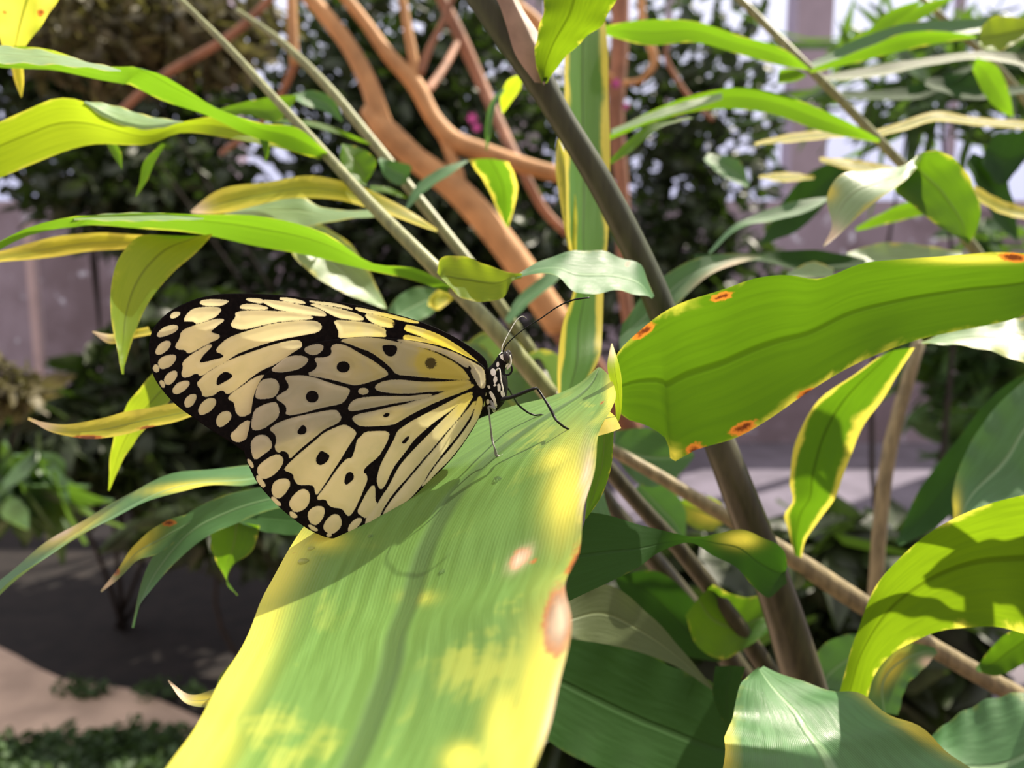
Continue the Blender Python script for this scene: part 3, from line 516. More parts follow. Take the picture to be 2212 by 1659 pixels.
k7 = cane('slender pale stem rising at the top right before the window', [(1570, -30, 7, .42), (1650, 50, 8, .42), (1745, 145, 9, .41), (1830, 230, 9, .41), (1905, 310, 10, .41), (1990, 400, 10, .41), (2120, 560, 12, .42), (2200, 700, 13, .44), (2290, 900, 14, .48)], 'cane2', np.array([.6, .8, 0]))
for A, B, m, dd, q in (
    ([(1290, 58), (1400, 42), (1500, 46), (1600, 78), (1700, 110), (1748, 148)], [(1295, 72), (1400, 98), (1500, 92), (1600, 118), (1690, 142), (1748, 152)], 'back', .36, {}),
    ([(1300, 300), (1400, 242), (1500, 205), (1600, 188), (1700, 208), (1800, 248), (1900, 300)], [(1300, 310), (1400, 268), (1520, 238), (1650, 242), (1780, 285), (1850, 300), (1902, 308)], 'back', .36, {}),
    ([(1320, 280), (1400, 245), (1470, 222), (1560, 200)], [(1322, 290), (1400, 262), (1480, 240), (1560, 215)], 'pale', .352, {}),
    ([(1745, 138), (1850, 85), (1960, 50), (2080, 42), (2240, 36)], [(1745, 150), (1850, 125), (1960, 92), (2080, 75), (2240, 62)], 'teal', .42, {}),
    ([(1745, 140), (1800, 110), (1880, 60), (1920, 25), (1990, 0)], [(1748, 152), (1830, 120), (1900, 80), (1950, 40), (1992, 5)], 'back', .43, {}),
    ([(1750, 150), (1880, 100), (1950, 72), (2060, 70), (2110, 78)], [(1750, 158), (1850, 135), (1950, 110), (2060, 88), (2112, 82)], 'back', .40, {}),
    ([(1630, 308), (1700, 290), (1800, 280), (1870, 285)], [(1632, 312), (1700, 308), (1800, 298), (1870, 292)], 'yellow', .42, {}),
    ([(1880, 285), (1950, 262), (2020, 240), (2100, 252), (2240, 262)], [(1880, 300), (1950, 282), (2020, 262), (2100, 270), (2240, 280)], 'yellow', .42, {}),
    ([(1770, 165), (1900, 140), (2000, 125), (2120, 110), (2240, 120)], [(1772, 175), (1900, 165), (2000, 142), (2120, 128), (2240, 150)], 'olive', .46, {}),
    ([(1685, 150), (1720, 150), (1740, 160)], [(1680, 180), (1720, 175), (1742, 165)], 'back', .41, {}),
    ([(1770, 340), (1850, 345), (1930, 360)], [(1775, 350), (1850, 372), (1930, 378)], 'yellow', .42, {}),
    ([(1640, 380), (1690, 372), (1760, 380)], [(1640, 384), (1690, 392), (1760, 386)], 'yellow', .46, {}),
    ([(1530, 545), (1580, 490), (1640, 460), (1740, 430), (1790, 425)], [(1532, 550), (1600, 492), (1680, 475), (1750, 455), (1790, 432)], 'teal', .36, {}),
    ([(2120, 60), (2140, 38), (2200, 38), (2260, 45)], [(2115, 100), (2160, 110), (2200, 90), (2260, 60)], 'lime', .38, {}),
    ([(2110, 125), (2150, 140), (2180, 200), (2190, 250)], [(2100, 150), (2130, 210), (2160, 240), (2185, 252)], 'back', .44, {}),
    ([(1830, 100), (1900, 60), (1990, 10), (2060, -10)], [(1835, 105), (1920, 78), (2010, 30), (2062, -4)], 'back', .5, {}),
    ([(1800, 200), (1900, 195), (1990, 180), (2100, 140)], [(1800, 210), (1900, 215), (2000, 210), (2100, 150)], 'dull', .5, {}),
    ([(2000, 170), (2100, 160), (2180, 185), (2250, 180)], [(2000, 185), (2090, 215), (2180, 205), (2250, 195)], 'dull', .5, {}),
    ([(2150, 290), (2212, 285), (2260, 300)], [(2120, 350), (2160, 400), (2212, 350)], 'dull', .5, {}),
    ([(1680, 450), (1740, 380), (1800, 350), (1850, 350)], [(1640, 530), (1720, 500), (1800, 420), (1855, 355)], 'dull', .5, {}),
    ([(1850, 490), (1950, 440), (2050, 420), (2120, 430)], [(1850, 500), (1950, 475), (2060, 450), (2120, 438)], 'back', .45, {}),
    ([(1830, 545), (1900, 525), (2000, 530), (2080, 545)], [(1830, 560), (1900, 580), (2000, 585), (2080, 560)], 'pale', .4, {}),
    ([(1500, 550), (1650, 545), (1760, 540), (1870, 560)], [(1500, 560), (1650, 565), (1760, 590), (1870, 575)], 'dull', .38, {}),
    ([(1700, 590), (1760, 565), (1800, 580)], [(1700, 600), (1760, 600), (1805, 598)], 'pale', .36, {}),
    ([(2105, 400), (2160, 430), (2260, 460)], [(2108, 430), (2160, 460), (2260, 480)], 'yellow', .42, {}),
    ([(2100, 330), (2150, 350), (2190, 440), (2200, 520)], [(2090, 360), (2120, 420), (2160, 490), (2195, 522)], 'dull', .5, {}),
    ([(1530, 330), (1600, 350), (1620, 400)], [(1520, 345), (1560, 380), (1615, 405)], 'teal', .5, {})):
    dn, df = (dd, dd * 1.01), (dd * .985, dd)
    if m == 'back': dn, df = df, dn      # seen from below, glowing
    leaf(k7, A, B, dn, df, M[m], nu=10, nv=24, **q)
leaf(k7, [(2092, 528), (2117, 478), (2100, 410), (2070, 352), (2030, 326), (1995, 328), (1950, 358), (1880, 368), (1812, 380), (1786, 425), (1797, 490), (1778, 530)],
     [(2085, 522), (2040, 496), (1980, 450), (1940, 405), (1960, 385), (1980, 362), (1960, 385), (1925, 412), (1880, 445), (1835, 485), (1815, 505), (1780, 534)],
     (.33, .32, .29, .28), (.325, .305, .285, .28), M['pale'], fold=.04, nv=60, yel=[(1790, 415, 16)], dry=[(1795, 515, 26)], label='drooping leaf folded over with a dry twisted tip')
leaf(k7, [(2092, 528), (2117, 478), (2105, 410), (2070, 350), (2030, 328), (1992, 330)], [(2082, 520), (2040, 496), (1980, 450), (1935, 402), (1965, 375), (1990, 345)], (.325, .30), (.32, .30), M['back'], fold=.03)
k8 = cane('far right thin stem crossing the bright window corner', [(1985, -10, 6, .55), (2060, 60, 7, .55), (2140, 130, 8, .55), (2240, 250, 8, .55), (2330, 420, 9, .56), (2380, 700, 10, .58)], 'cane2', np.array([.75, .95, 0]))
k9 = cane('cane out of frame at top left with a spotted lime leaf', [(-260, -200, 10, .24), (-300, 300, 11, .25), (-330, 900, 12, .28), (-340, 1500, 13, .32)], 'cane2', np.array([-.25, .45, 0]))
leaf(k9, [(-30, -160), (-25, -40), (-15, 40), (5, 100)], [(170, -160), (145, -40), (100, 40), (55, 100)], (.25, .26), (.25, .26), M['lime'], yel=[(10, 30, 50, 80), (100, 0, 20, 50)], brn=[(88, 28, 7), (8, 28, 5)], label='lime leaf with small rust spots')
leaf(k9, [(25, 145), (30, 170), (45, 210)], [(50, 145), (52, 175), (47, 210)], (.27, .27), (.27, .27), M['yellow'], nu=6, nv=10)
for A, B, m in (([(225, 300), (240, 330), (262, 365)], [(245, 300), (262, 330), (264, 366)], 'back'), ([(350, 310), (310, 350), (300, 400), (292, 425)], [(358, 312), (335, 350), (315, 395), (294, 425)], 'back'),
                ([(560, 300), (570, 330), (572, 350)], [(580, 305), (582, 330), (574, 350)], 'back')):
    leaf(k2, A, B, (.28, .28), (.28, .28), M[m], nu=6, nv=12)

# ------------------------------------------------------------------ the front leaf the butterfly sits on
kf = cane('near ginger shoot whose mottled leaf carries the butterfly', [(560, 2300, 16, .07), (600, 2500, 18, .08), (700, 2900, 20, .10)], 'cane2', np.array([-.02, .22, 0]))
FA = [(250, 1900), (300, 1760), (365, 1655), (430, 1555), (500, 1432), (545, 1350), (580, 1265), (620, 1190), (655, 1142), (720, 1075), (800, 1020), (900, 968), (1000, 918), (1100, 880), (1190, 856), (1250, 828), (1292, 793)]
FB = [(1050, 1900), (1110, 1760), (1150, 1660), (1190, 1560), (1212, 1460), (1234, 1345), (1222, 1265), (1250, 1190), (1262, 1100), (1284, 1010), (1292, 950), (1300, 915), (1320, 885), (1330, 862), (1328, 838), (1316, 812), (1298, 794)]
FDA = (.078, .088, .100, .114, .132, .146, .158, .166, .171, .175, .179, .182, .184, .186, .188, .191, .193)
FDB = (.070, .080, .090, .10, .112, .125, .138, .150, .160, .172, .185, .193)
front = leaf(kf, FA, FB, FDA, FDB, M['front'], fold=.05, ruf=.004, nu=40, nv=110, rf=13,
    yel=[(600, 1230, 40, 120, .5), (520, 1420, 45, 160, .45), (1225, 1060, 36, 90, .1), (1205, 990, 34, 22, -.5), (1180, 1500, 50, 160, .15), (1090, 1600, 30, 90), (1000, 1640, 30, 25), (900, 1290, 30, 12), (1320, 850, 10, 40), (420, 1600, 60, 90, .5), (700, 1165, 40, 20)],
    sup=[(1090, 900, 170, 45, -.3), (930, 1010, 190, 90, -.4), (900, 1180, 120, 110), (800, 1400, 130, 160)],
    brn=[(1206, 1342, 30, 72, .1), (1242, 1220, 10, 60, .1), (1122, 1206, 15, 26, .7), (640, 1190, 6), (1300, 870, 4), (1150, 1215, 10, 5)],
    dry=[(1210, 1338, 17, 46, .15), (1124, 1207, 11, 22, .7), (1195, 1560, 12, 120, .2), (1270, 1050, 10, 60)], label='broad mottled leaf blade with yellow margins, held toward the viewer')
leaf(front.parent, [(1236, 925), (1262, 902), (1296, 882), (1312, 885)], [(1240, 935), (1285, 942), (1325, 932), (1342, 925)], (.168, .176), (.166, .170), M['yellow'], name='leaf_flap', fold=-.08, ruf=0, nu=8, nv=14, yel=[(1290, 910, 60, 40)], label='bright yellow curled flap of the torn leaf edge')
leaf(front.parent, [(1320, 742), (1312, 790), (1325, 850), (1330, 900), (1325, 930)], [(1323, 742), (1340, 800), (1344, 850), (1340, 900), (1328, 932)], (.186, .182), (.184, .180), M['lime'], name='leaf_tip', fold=.1, ruf=0, nu=6, nv=18, dry=[(1320, 755, 8, 20)], label='thin twisted leaf tip standing up')
leaf(front.parent, [(1288, 938), (1284, 1000), (1270, 1060), (1264, 1120)], [(1326, 930), (1320, 1010), (1300, 1070), (1266, 1122)], (.178, .175), (.18, .178), M['back'], name='leaf_underside', fold=.05, ruf=0, nu=8, nv=18)

# ------------------------------------------------------------------ butterfly
bv = BVHTree.FromPolygons([v.co[:] for v in front.data.vertices], [p.vertices[:] for p in front.data.polygons])
# front mesh data is in world coordinates before parenting (parent inverse keeps them there)
def surf(x, y, back=0.0):
    r = P(x, y, 1.0) - CAM; L = np.linalg.norm(r); h = bv.ray_cast(Vector(CAM), Vector(r / L))
    return (h[3] / L if h[0] is not None else .17) + back
print('leaf depth feet', surf(1080, 985), surf(1229, 925), surf(1173, 895), 'wing', surf(730, 1170), surf(860, 1100), surf(980, 985))
DB = .168                     # distance of the body axis
bf = thing('butterfly', 'black and cream butterfly with folded wings perched on the mottled leaf', 'butterfly', P(1075, 985, surf(1080, 985)))

def sdf(pts, poly):
    p = np.asarray(poly, float); a = p; b = np.roll(p, -1, 0); d = np.full(len(pts), 1e9); ins = np.zeros(len(pts), bool)
    for i in range(len(p)):
        e = b[i] - a[i]; w_ = pts - a[i]; t = np.clip((w_ @ e) / (e @ e + 1e-12), 0, 1); d = np.minimum(d, np.linalg.norm(w_ - t[:, None] * e, axis=1))
        c1 = (pts[:, 1] >= a[i, 1]); c2 = (pts[:, 1] < b[i, 1]); cr = e[0] * w_[:, 1] - e[1] * w_[:, 0]
        ins ^= (c1 & c2 & (cr > 0)) | (~c1 & ~c2 & (cr < 0))
    return np.where(ins, -d, d)
def smoothpoly(p):
    p = np.asarray(p, float)
    for _ in range(1):
        q = np.roll(p, -1, 0); p = np.stack([p * .75 + q * .25, p * .25 + q * .75], 1).reshape(-1, 2)
    return p
def cv(ox, oy, s, poly): return [(ox + x / s, oy + y / s) for x, y in poly]
RA = lambda p: cv(310, 620, 5.53, p)
RB = lambda p: cv(690, 620, 5.53, p)
RC = lambda p: cv(510, 880, 5.53, p)
RD = lambda p: cv(790, 800, 6.9125, p)
def ell(x, y, rx, ry, ang=0, n=14):
    return [(x + rx * math.cos(t) * math.cos(ang) - ry * math.sin(t) * math.sin(ang), y + rx * math.cos(t) * math.sin(ang) + ry * math.sin(t) * math.cos(ang)) for t in np.linspace(0, 2 * math.pi, n, endpoint=False)]
FORE_OUT = [(1054, 800), (1053, 784), (1046, 772), (1034, 761), (997, 736), (961, 716), (907, 694), (871, 683), (817, 669), (762, 657), (726, 651), (690, 647), (617, 638), (545, 634), (491, 634), (455, 638), (418, 647), (382, 663), (355, 681), (333, 705), (324, 728), (321, 750), (324, 783), (330, 810), (343, 833), (364, 859), (391, 884), (418, 902), (440, 918), (470, 938), (500, 956), (524, 973), (545, 985), (600, 960), (700, 930), (850, 890), (1000, 850), (1050, 830)]
HIND_OUT = [(1050, 800), (1052, 838), (1047, 861), (1043, 881), (1033, 908), (1016, 936), (992, 972), (964, 1005), (942, 1026), (926, 1040), (899, 1068), (863, 1095), (826, 1122), (788, 1140), (763, 1153), (736, 1162), (709, 1163), (673, 1148), (637, 1124), (600, 1093), (573, 1064), (555, 1043), (539, 1010), (532, 992), (527, 974), (533, 945), (540, 920), (545, 868), (552, 842), (567, 813), (592, 792), (623, 768), (652, 750), (690, 737), (726, 732), (780, 727), (826, 728), (856, 731), (910, 738), (958, 748), (988, 761), (1012, 772), (1034, 783), (1045, 791)]
FORE = [RA(p) for p in (
 [(670,190),(710,160),(850,150),(1020,165),(985,190),(930,220),(850,225),(720,215)],
 [(320,350),(350,310),(410,298),(440,315),(400,355),(340,375)],
 [(520,330),(590,265),(700,245),(860,245),(930,265),(900,310),(870,345),(780,385),(640,440),(600,405),(540,405),(480,405)],
 [(450,540),(530,490),(700,440),(850,390),(940,385),(960,400),(900,440),(780,540),(860,565),(910,575),(890,620),(800,650),(560,785),(520,780),(510,745),(400,740),(385,700),(440,620)],
 [(160,580),(200,520),(280,470),(380,455),(415,480),(390,520),(320,560),(200,595)],
 [(145,780),(170,720),(220,665),(290,645),(325,665),(300,730),(230,790),(170,805)],
 [(180,920),(190,870),(250,830),(340,812),(390,825),(370,890),(310,950),(210,980)],
 [(110,970),(145,925),(170,950),(185,1000),(150,1020)],
 [(250,1110),(280,1050),(340,1010),(390,1005),(400,1050),(370,1110),(310,1165),(265,1155)],
 [(195,1130),(225,1115),(258,1180),(235,1200),(210,1170)],
 [(350,1230),(390,1170),(460,1130),(540,1125),(545,1165),(490,1230),(410,1275),(365,1270)],
 [(495,1370),(520,1320),(580,1285),(630,1290),(620,1350),(580,1410),(530,1435),(500,1420)],
 [(660,1470),(690,1400),(760,1340),(840,1330),(865,1370),(840,1430),(780,1490),(700,1525),(670,1510)],
 [(875,1590),(900,1530),(960,1490),(1020,1490),(1045,1530),(1030,1590),(960,1650),(910,1670),(880,1640)],
 [(1220,150),(1260,138),(1400,145),(1430,165),(1420,190),(1330,180)],
 [(1425,170),(1460,155),(1700,185),(1900,225),(2100,270),(2185,330),(2160,348),(1900,320),(1600,265),(1480,210)],
 [(1610,135),(1700,130),(1850,155),(1940,190),(1900,195),(1700,165)],
 [(1145,245),(1200,205),(1350,210),(1495,250),(1450,262),(1200,258)],
 [(1100,300),(1300,285),(1500,290),(1800,310),(2035,365),(1990,380),(1700,395),(1500,430),(1350,465),(1200,505),(1100,490),(1045,460),(1060,420),(1110,360)],
 [(2010,405),(2100,430),(2130,480),(2090,535),(1900,570),(1650,615),(1450,670),(1250,740),(1080,810),(980,890),(830,960),(720,1040),(670,1060),(660,1025),(600,1030),(560,1060),(480,1080),(455,1030),(480,980),(470,900),(560,820),(700,740),(780,690),(820,700),(770,750),(700,820),(660,890),(680,920),(830,880),(950,850),(970,820),(930,790),(870,770),(900,710),(1000,620),(1150,560),(1350,500),(1550,445),(1800,415)],
 [(1880,650),(1890,720),(1700,840),(1550,930),(1420,980),(1300,1060),(1150,1180),(1040,1260),(990,1275),(970,1230),(900,1230),(840,1290),(710,1310),(700,1230),(640,1160),(670,1120),(740,1050),(880,960),(1000,900),(1100,850),(1300,780),(1500,710),(1700,655),(1820,640)],
 [(1430,1050),(1440,1080),(1400,1140),(1350,1260),(1320,1370),(1310,1440),(1290,1500),(1170,1550),(1110,1500),(1100,1430),(1080,1360),(1010,1340),(1050,1280),(1200,1180),(1320,1090)])]
FORE += [RB(p) for p in (
 [(-150,165),(0,180),(150,195),(300,225),(420,275),(300,245),(100,210),(0,195)],
 [(410,245),(520,260),(700,300),(900,345),(1100,400),(1210,430),(1100,422),(900,380),(700,320),(500,295)],
 [(-110,205),(0,215),(200,255),(330,290),(460,330),(535,380),(500,395),(380,385),(230,365),(130,320),(60,280),(0,245),(-60,225)],
 [(540,330),(640,330),(750,360),(880,400),(900,440),(870,485),(760,470),(640,425),(580,380)],
 [(1040,450),(1200,490),(1400,560),(1550,640),(1700,740),(1850,860),(1900,915),(1800,880),(1650,800),(1500,710),(1300,620),(1150,560),(1010,510),(1030,480)],
 [(170,400),(350,410),(560,430),(700,470),(790,510),(780,560),(800,590),(700,590),(500,590),(350,600),(230,610),(240,540),(210,470)],
 [(1020,570),(1200,610),(1400,680),(1480,715),(1480,740),(1350,700),(1200,670),(1050,640),(1000,620)])]
FORE += [RC([(0,270),(60,200),(160,150),(190,240),(180,310),(100,385),(20,415),(-50,380),(-60,320)])]
FORE_SP = [RA([(860,1150),(880,1060),(980,990),(1080,1050),(1060,1090),(960,1150),(880,1190)])]
HIND = [RA(p) for p in (
 [(1530,980),(1620,890),(1720,840),(1850,820),(1965,850),(1950,900),(1870,970),(1700,1010),(1560,1010)],
 [(1920,740),(2000,700),(2100,685),(2150,710),(2120,770),(2050,810),(1960,790)],
 [(1340,1310),(1360,1210),(1410,1120),(1500,1095),(1580,1110),(1615,1170),(1610,1240),(1560,1310),(1460,1330),(1370,1330)],
 [(1330,1470),(1420,1420),(1520,1385),(1590,1380),(1620,1480),(1600,1560),(1500,1640),(1440,1680),(1350,1710),(1295,1690),(1300,1600)])]
HIND += [RB(p) for p in (
 [(930,627),(1150,658),(1350,703),(1550,765),(1640,800),(1800,885),(1930,955),(1970,1010),(1980,1160),(1960,1210),(1910,1190),(1870,1110),(1840,1060),(1810,1000),(1830,970),(1790,930),(1760,870),(1780,960),(1740,950),(1650,890),(1500,800),(1300,730),(1100,690),(960,650)],
 [(240,640),(400,610),(600,605),(780,630),(950,670),(1100,700),(1300,760),(1450,820),(1600,900),(1710,980),(1780,1080),(1790,1105),(1600,1100),(1300,1075),(1100,1055),(920,1040),(870,970),(760,870),(620,770),(480,720),(340,665)],
 [(-60,850),(20,850),(110,840),(160,790),(140,710),(220,680),(330,710),(480,800),(600,860),(720,945),(800,1010),(820,1050),(700,1095),(560,1140),(430,1170),(320,1145),(180,1105),(0,1070),(-150,1040),(-50,1000),(-10,930)],
 [(660,1190),(740,1140),(860,1115),(1000,1115),(1200,1140),(1400,1140),(1700,1125),(1800,1125),(1800,1160),(1650,1210),(1500,1235),(1300,1245),(1100,1265),(900,1265),(700,1240)],
 ell(525, 1245, 55, 33),
 [(350,1440),(390,1370),(480,1330),(700,1310),(900,1310),(1100,1310),(1300,1285),(1350,1290),(1250,1320),(1100,1350),(900,1380),(700,1420),(550,1450),(450,1470),(360,1475)],
 [(390,1560),(480,1520),(600,1500),(850,1440),(1050,1400),(1200,1350),(1350,1310),(1550,1240),(1700,1200),(1820,1160),(1850,1180),(1700,1250),(1500,1320),(1300,1410),(1100,1510),(950,1600),(880,1640),(700,1655),(500,1660),(430,1620)],
 [(-410,1080),(-340,1065),(-200,1060),(-50,1090),(110,1150),(250,1190),(360,1220),(350,1270),(280,1380),(200,1400),(0,1440),(-200,1500),(-400,1535),(-380,1440),(-430,1380),(-520,1330),(-460,1280),(-380,1240),(-350,1180),(-390,1110)])]
HIND += [RC(p) for p in (
 [(400,260),(470,210),(600,150),(800,100),(1000,60),(1180,30),(1230,70),(1255,140),(1200,190),(1060,250),(960,330),(800,460),(690,560),(640,610),(640,560),(600,520),(540,510),(510,540),(465,490),(490,400),(480,320)],
 [(180,440),(210,370),(290,330),(370,345),(425,430),(415,490),(320,560),(230,625),(195,560)],
 [(255,740),(290,680),(400,600),(500,560),(560,610),(550,680),(490,760),(420,820),(320,855),(270,800)],
 [(130,615),(175,635),(210,715),(180,715)], [(243,830),(265,815),(355,930),(320,955),(262,890)],
 [(1270,215),(1330,220),(1430,290),(1420,340),(1350,440),(1300,520),(1240,620),(1150,760),(1060,900),(980,1020),(955,1040),(940,940),(900,920),(800,920),(740,920),(700,860),(690,800),(650,770),(580,750),(600,710),(700,610),(830,500),(950,400),(1050,310),(1180,250)],
 [(430,970),(460,890),(540,855),(620,860),(645,920),(600,1000),(540,1070),(490,1080),(440,1040)],
 [(640,1130),(700,1040),(780,980),(850,990),(880,1060),(860,1160),(800,1220),(710,1250),(650,1190)],
 [(425,1070),(455,1080),(545,1165),(500,1170),(438,1120)], [(645,1240),(720,1285),(728,1312),(680,1318),(650,1290)],
 [(1500,350),(1540,300),(1650,290),(1830,290),(1810,380),(1760,480),(1700,580),(1600,660),(1530,720),(1510,780),(1560,810),(1560,880),(1520,970),(1470,1090),(1410,1220),(1350,1300),(1310,1260),(1270,1200),(1150,1190),(1100,1150),(1090,1110),(1060,1090),(960,1100),(1010,1030),(1100,910),(1200,760),(1290,650),(1340,610),(1380,620),(1410,560),(1440,450),(1450,390)],
 [(860,1270),(900,1210),(980,1180),(1050,1200),(1050,1280),(1000,1370),(940,1405),(880,1360)],
 [(1045,1430),(1080,1350),(1160,1280),(1230,1290),(1260,1380),(1230,1450),(1150,1510),(1070,1480)],
 [(858,1395),(960,1447),(975,1475),(900,1460)], [(1085,1515),(1140,1512),(1130,1538),(1090,1538)],
 [(1340,1460),(1370,1390),(1440,1330),(1500,1325),(1490,1370),(1430,1440),(1360,1505)],
 [(1450,1250),(1500,1150),(1560,1030),(1640,920),(1660,1000),(1650,1090),(1680,1160),(1620,1240),(1550,1320),(1500,1290)])]
HIND += [RD(p) for p in (
 [(1610,320),(1450,370),(1200,500),(950,630),(700,760),(560,850),(480,910),(430,1040),(340,1200),(250,1370),(200,1500),(170,1640),(190,1720),(225,1780),(290,1700),(370,1520),(440,1390),(560,1250),(690,1060),(800,950),(1000,780),(1200,640),(1350,520),(1520,380)],
 [(1620,350),(1480,430),(1350,560),(1150,750),(950,960),(850,1060),(740,1170),(600,1320),(500,1450),(430,1580),(350,1740),(252,1880),(165,2030),(15,2203),(-4,2340),(110,2290),(190,2215),(240,2080),(352,1903),(480,1740),(620,1590),(830,1340),(1000,1150),(1180,930),(1350,750),(1500,550)],
 [(1640,440),(1520,600),(1400,740),(1250,910),(1100,1100),(900,1330),(760,1500),(640,1640),(500,1810),(380,1960),(280,2110),(250,2210),(440,2050),(600,1960),(714,1850),(800,1740),(870,1640),(960,1480),(1080,1320),(1200,1160),(1300,1050),(1450,850),(1560,680),(1620,540)],
 [(1680,400),(1640,560),(1600,720),(1480,900),(1340,1080),(1250,1200),(1120,1340),(1000,1500),(900,1659),(830,1740),(930,1660),(1050,1520),(1200,1380),(1320,1240),(1450,1070),(1560,900),(1660,740),(1720,600),(1740,480),(1720,400)])]
HIND_SP = [RB([(740,690),(830,680),(920,690),(945,740),(910,820),(850,845),(790,820),(750,760)]), RB(ell(285,955,90,78)), RB(ell(800,1530,50,32,-.4)), RB(ell(-86,1310,88,82)),
 RC([(800,190),(850,240),(850,300),(800,340),(720,320),(730,260)]), RC([(940,620),(970,560),(1010,500),(1100,545),(1130,580),(1100,650),(1030,700),(960,690)]),
 RC([(1285,860),(1310,780),(1370,755),(1420,800),(1410,870),(1320,940),(1285,910)]), RD([(520,1090),(570,1010),(660,950),(660,1020),(610,1090),(560,1110)])]
HIND_BR = [RB(ell(1330, 910, 66, 66))]
FORE_BR = [RB(ell(950, 445, 75, 45))]

def wing(name, out, cells, spots, brown, depth, mat, step=2.6):
    out = smoothpoly(out); x0, y0 = out.min(0); x1, y1 = out.max(0)
    rngw = random.Random(3)
    gx, gy = np.meshgrid(np.arange(x0, x1, step), np.arange(y0, y1, step)); gx[1::2] += step * .5
    g = np.stack([gx.ravel(), gy.ravel()], 1); g = g[sdf(g, out) < -step * .6]
    ed = []
    for a, b in zip(out, np.roll(out, -1, 0)):
        m = max(1, int(np.linalg.norm(b - a) / step)); ed += [a + (b - a) * k / m for k in range(m)]
    ed = np.array(ed); pts = np.vstack([ed, g]); n = len(ed)
    r = delaunay_2d_cdt([Vector(p) for p in pts], [(i, (i + 1) % n) for i in range(n)], [], 1, 1e-6)
    V2 = np.array([v[:] for v in r[0]]); F = r[2]
    d = np.full(len(V2), 1e9)
    for c in cells: d = np.minimum(d, sdf(V2, smoothpoly(c)))
    for c in spots: d = np.maximum(d, -sdf(V2, smoothpoly(c)))
    br = np.full(len(V2), 1e9)
    for c in brown: br = np.minimum(br, sdf(V2, c))
    # yellow pigment at the wing root
    dist = np.linalg.norm((V2 - np.array([1020, 790])) * [1, 1.15], axis=1)
    yl = np.clip(1 - dist / 380., 0, 1) * (1 if name == 'forewing' else .85) * np.clip(1.25 - (V2[:, 1] - 800) / 200., .1, 1.3)
    if name == 'hindwing': yl = yl * np.where(sdf(V2, cells[4]) < 1.5, .12, 1)
    wh = sdf(V2, ell(1040, 827, 6.5, 6)) if name == 'hindwing' else np.full(len(V2), 9.)
    dz = depth(V2[:, 0], V2[:, 1]) + 0.0 * d
    # the membrane is a little quilted between the veins
    bulge = np.clip(-d, 0, 9) / 9 * .00018
    V = [P(x, y, q - b_) for (x, y), q, b_ in zip(V2, dz, bulge)]
    o = mesh(name, V, F, mat, bf, attrs={'pat': d, 'br': br, 'yl': yl, 'wh': wh})
    sm = o.modifiers.new('membrane', 'SOLIDIFY'); sm.thickness = .00006; sm.offset = 0
    return o
s = NT('wing_membrane'); ob = s.obj()
nz = s.noise(ob, 5200, 3, .7); nz2 = s.noise(ob, 120, 3, .5); nz3 = s.noise(ob, 320, 4, .6)
dd = s.math('ADD', s.math('ADD', s.attr('pat'), -1.6), s.math('MULTIPLY', s.math('SUBTRACT', nz, .5), 4.2))
blk = s.mapr(dd, -.7, .7)
bb = s.math('MULTIPLY', s.mapr(s.math('ADD', s.attr('br'), s.math('MULTIPLY', s.math('SUBTRACT', nz, .5), 16)), -1, 1.5, 1, 0), .9)
base = s.mix(s.mapr(nz2, .42, .68), (.95, .86, .67), (.76, .71, .53))
base = s.mix(s.math('MULTIPLY', s.mapr(nz3, .5, .75), .35), base, (.52, .54, .42))
yl = s.math('MULTIPLY', s.attr('yl'), s.mapr(nz2, .72, .40, .35, 1.0))
base = s.mix(s.mapr(yl, .05, .75), base, (.93, .80, .22))
dark = s.mix(s.mapr(s.noise(ob, 1500, 2), .4, .7), (.007, .005, .004), (.022, .015, .012))
cc = s.mix(bb, base, (.12, .09, .03)); cc = s.mix(blk, cc, dark)
cc = s.mix(s.mapr(s.attr('wh'), -1, 1, 1, 0), cc, (.95, .9, .8))
tt = s.mix(bb, s.mix(s.mapr(yl, .05, .75), (.99, .95, .72), (1.0, .93, .30)), (.15, .1, .03)); tt = s.mix(blk, tt, (.012, .007, .003))
M['wing'] = s.bsdf(cc, .55, .25, bump=s.math('ADD', s.math('MULTIPLY', nz3, .6), blk), bstr=.35, bdist=.00012, trans=.66, tcol=tt)
def dnear(sgn):
    def f(x, y):
        far = np.clip((1050 - x) / 700., 0, 1)
        return DB + sgn * (.0026 - .0014 * far) + .0030 * far * 0 + .0008 * np.sin(x / 95.) * far * .3 - .004 * far
    return f
wing('forewing', FORE_OUT, FORE, FORE_SP, FORE_BR, lambda x, y: dnear(-1)(x, y) + .0006, M['wing'])
wing('hindwing', HIND_OUT, HIND, HIND_SP, HIND_BR, lambda x, y: dnear(-1)(x, y) - .0001, M['wing'])
wing('forewing', FORE_OUT, FORE, FORE_SP, [], lambda x, y: dnear(1)(x, y) - .0003, M['wing'], 4.5)
wing('hindwing', HIND_OUT, HIND, HIND_SP, [], lambda x, y: dnear(1)(x, y) + .0004, M['wing'], 4.5)
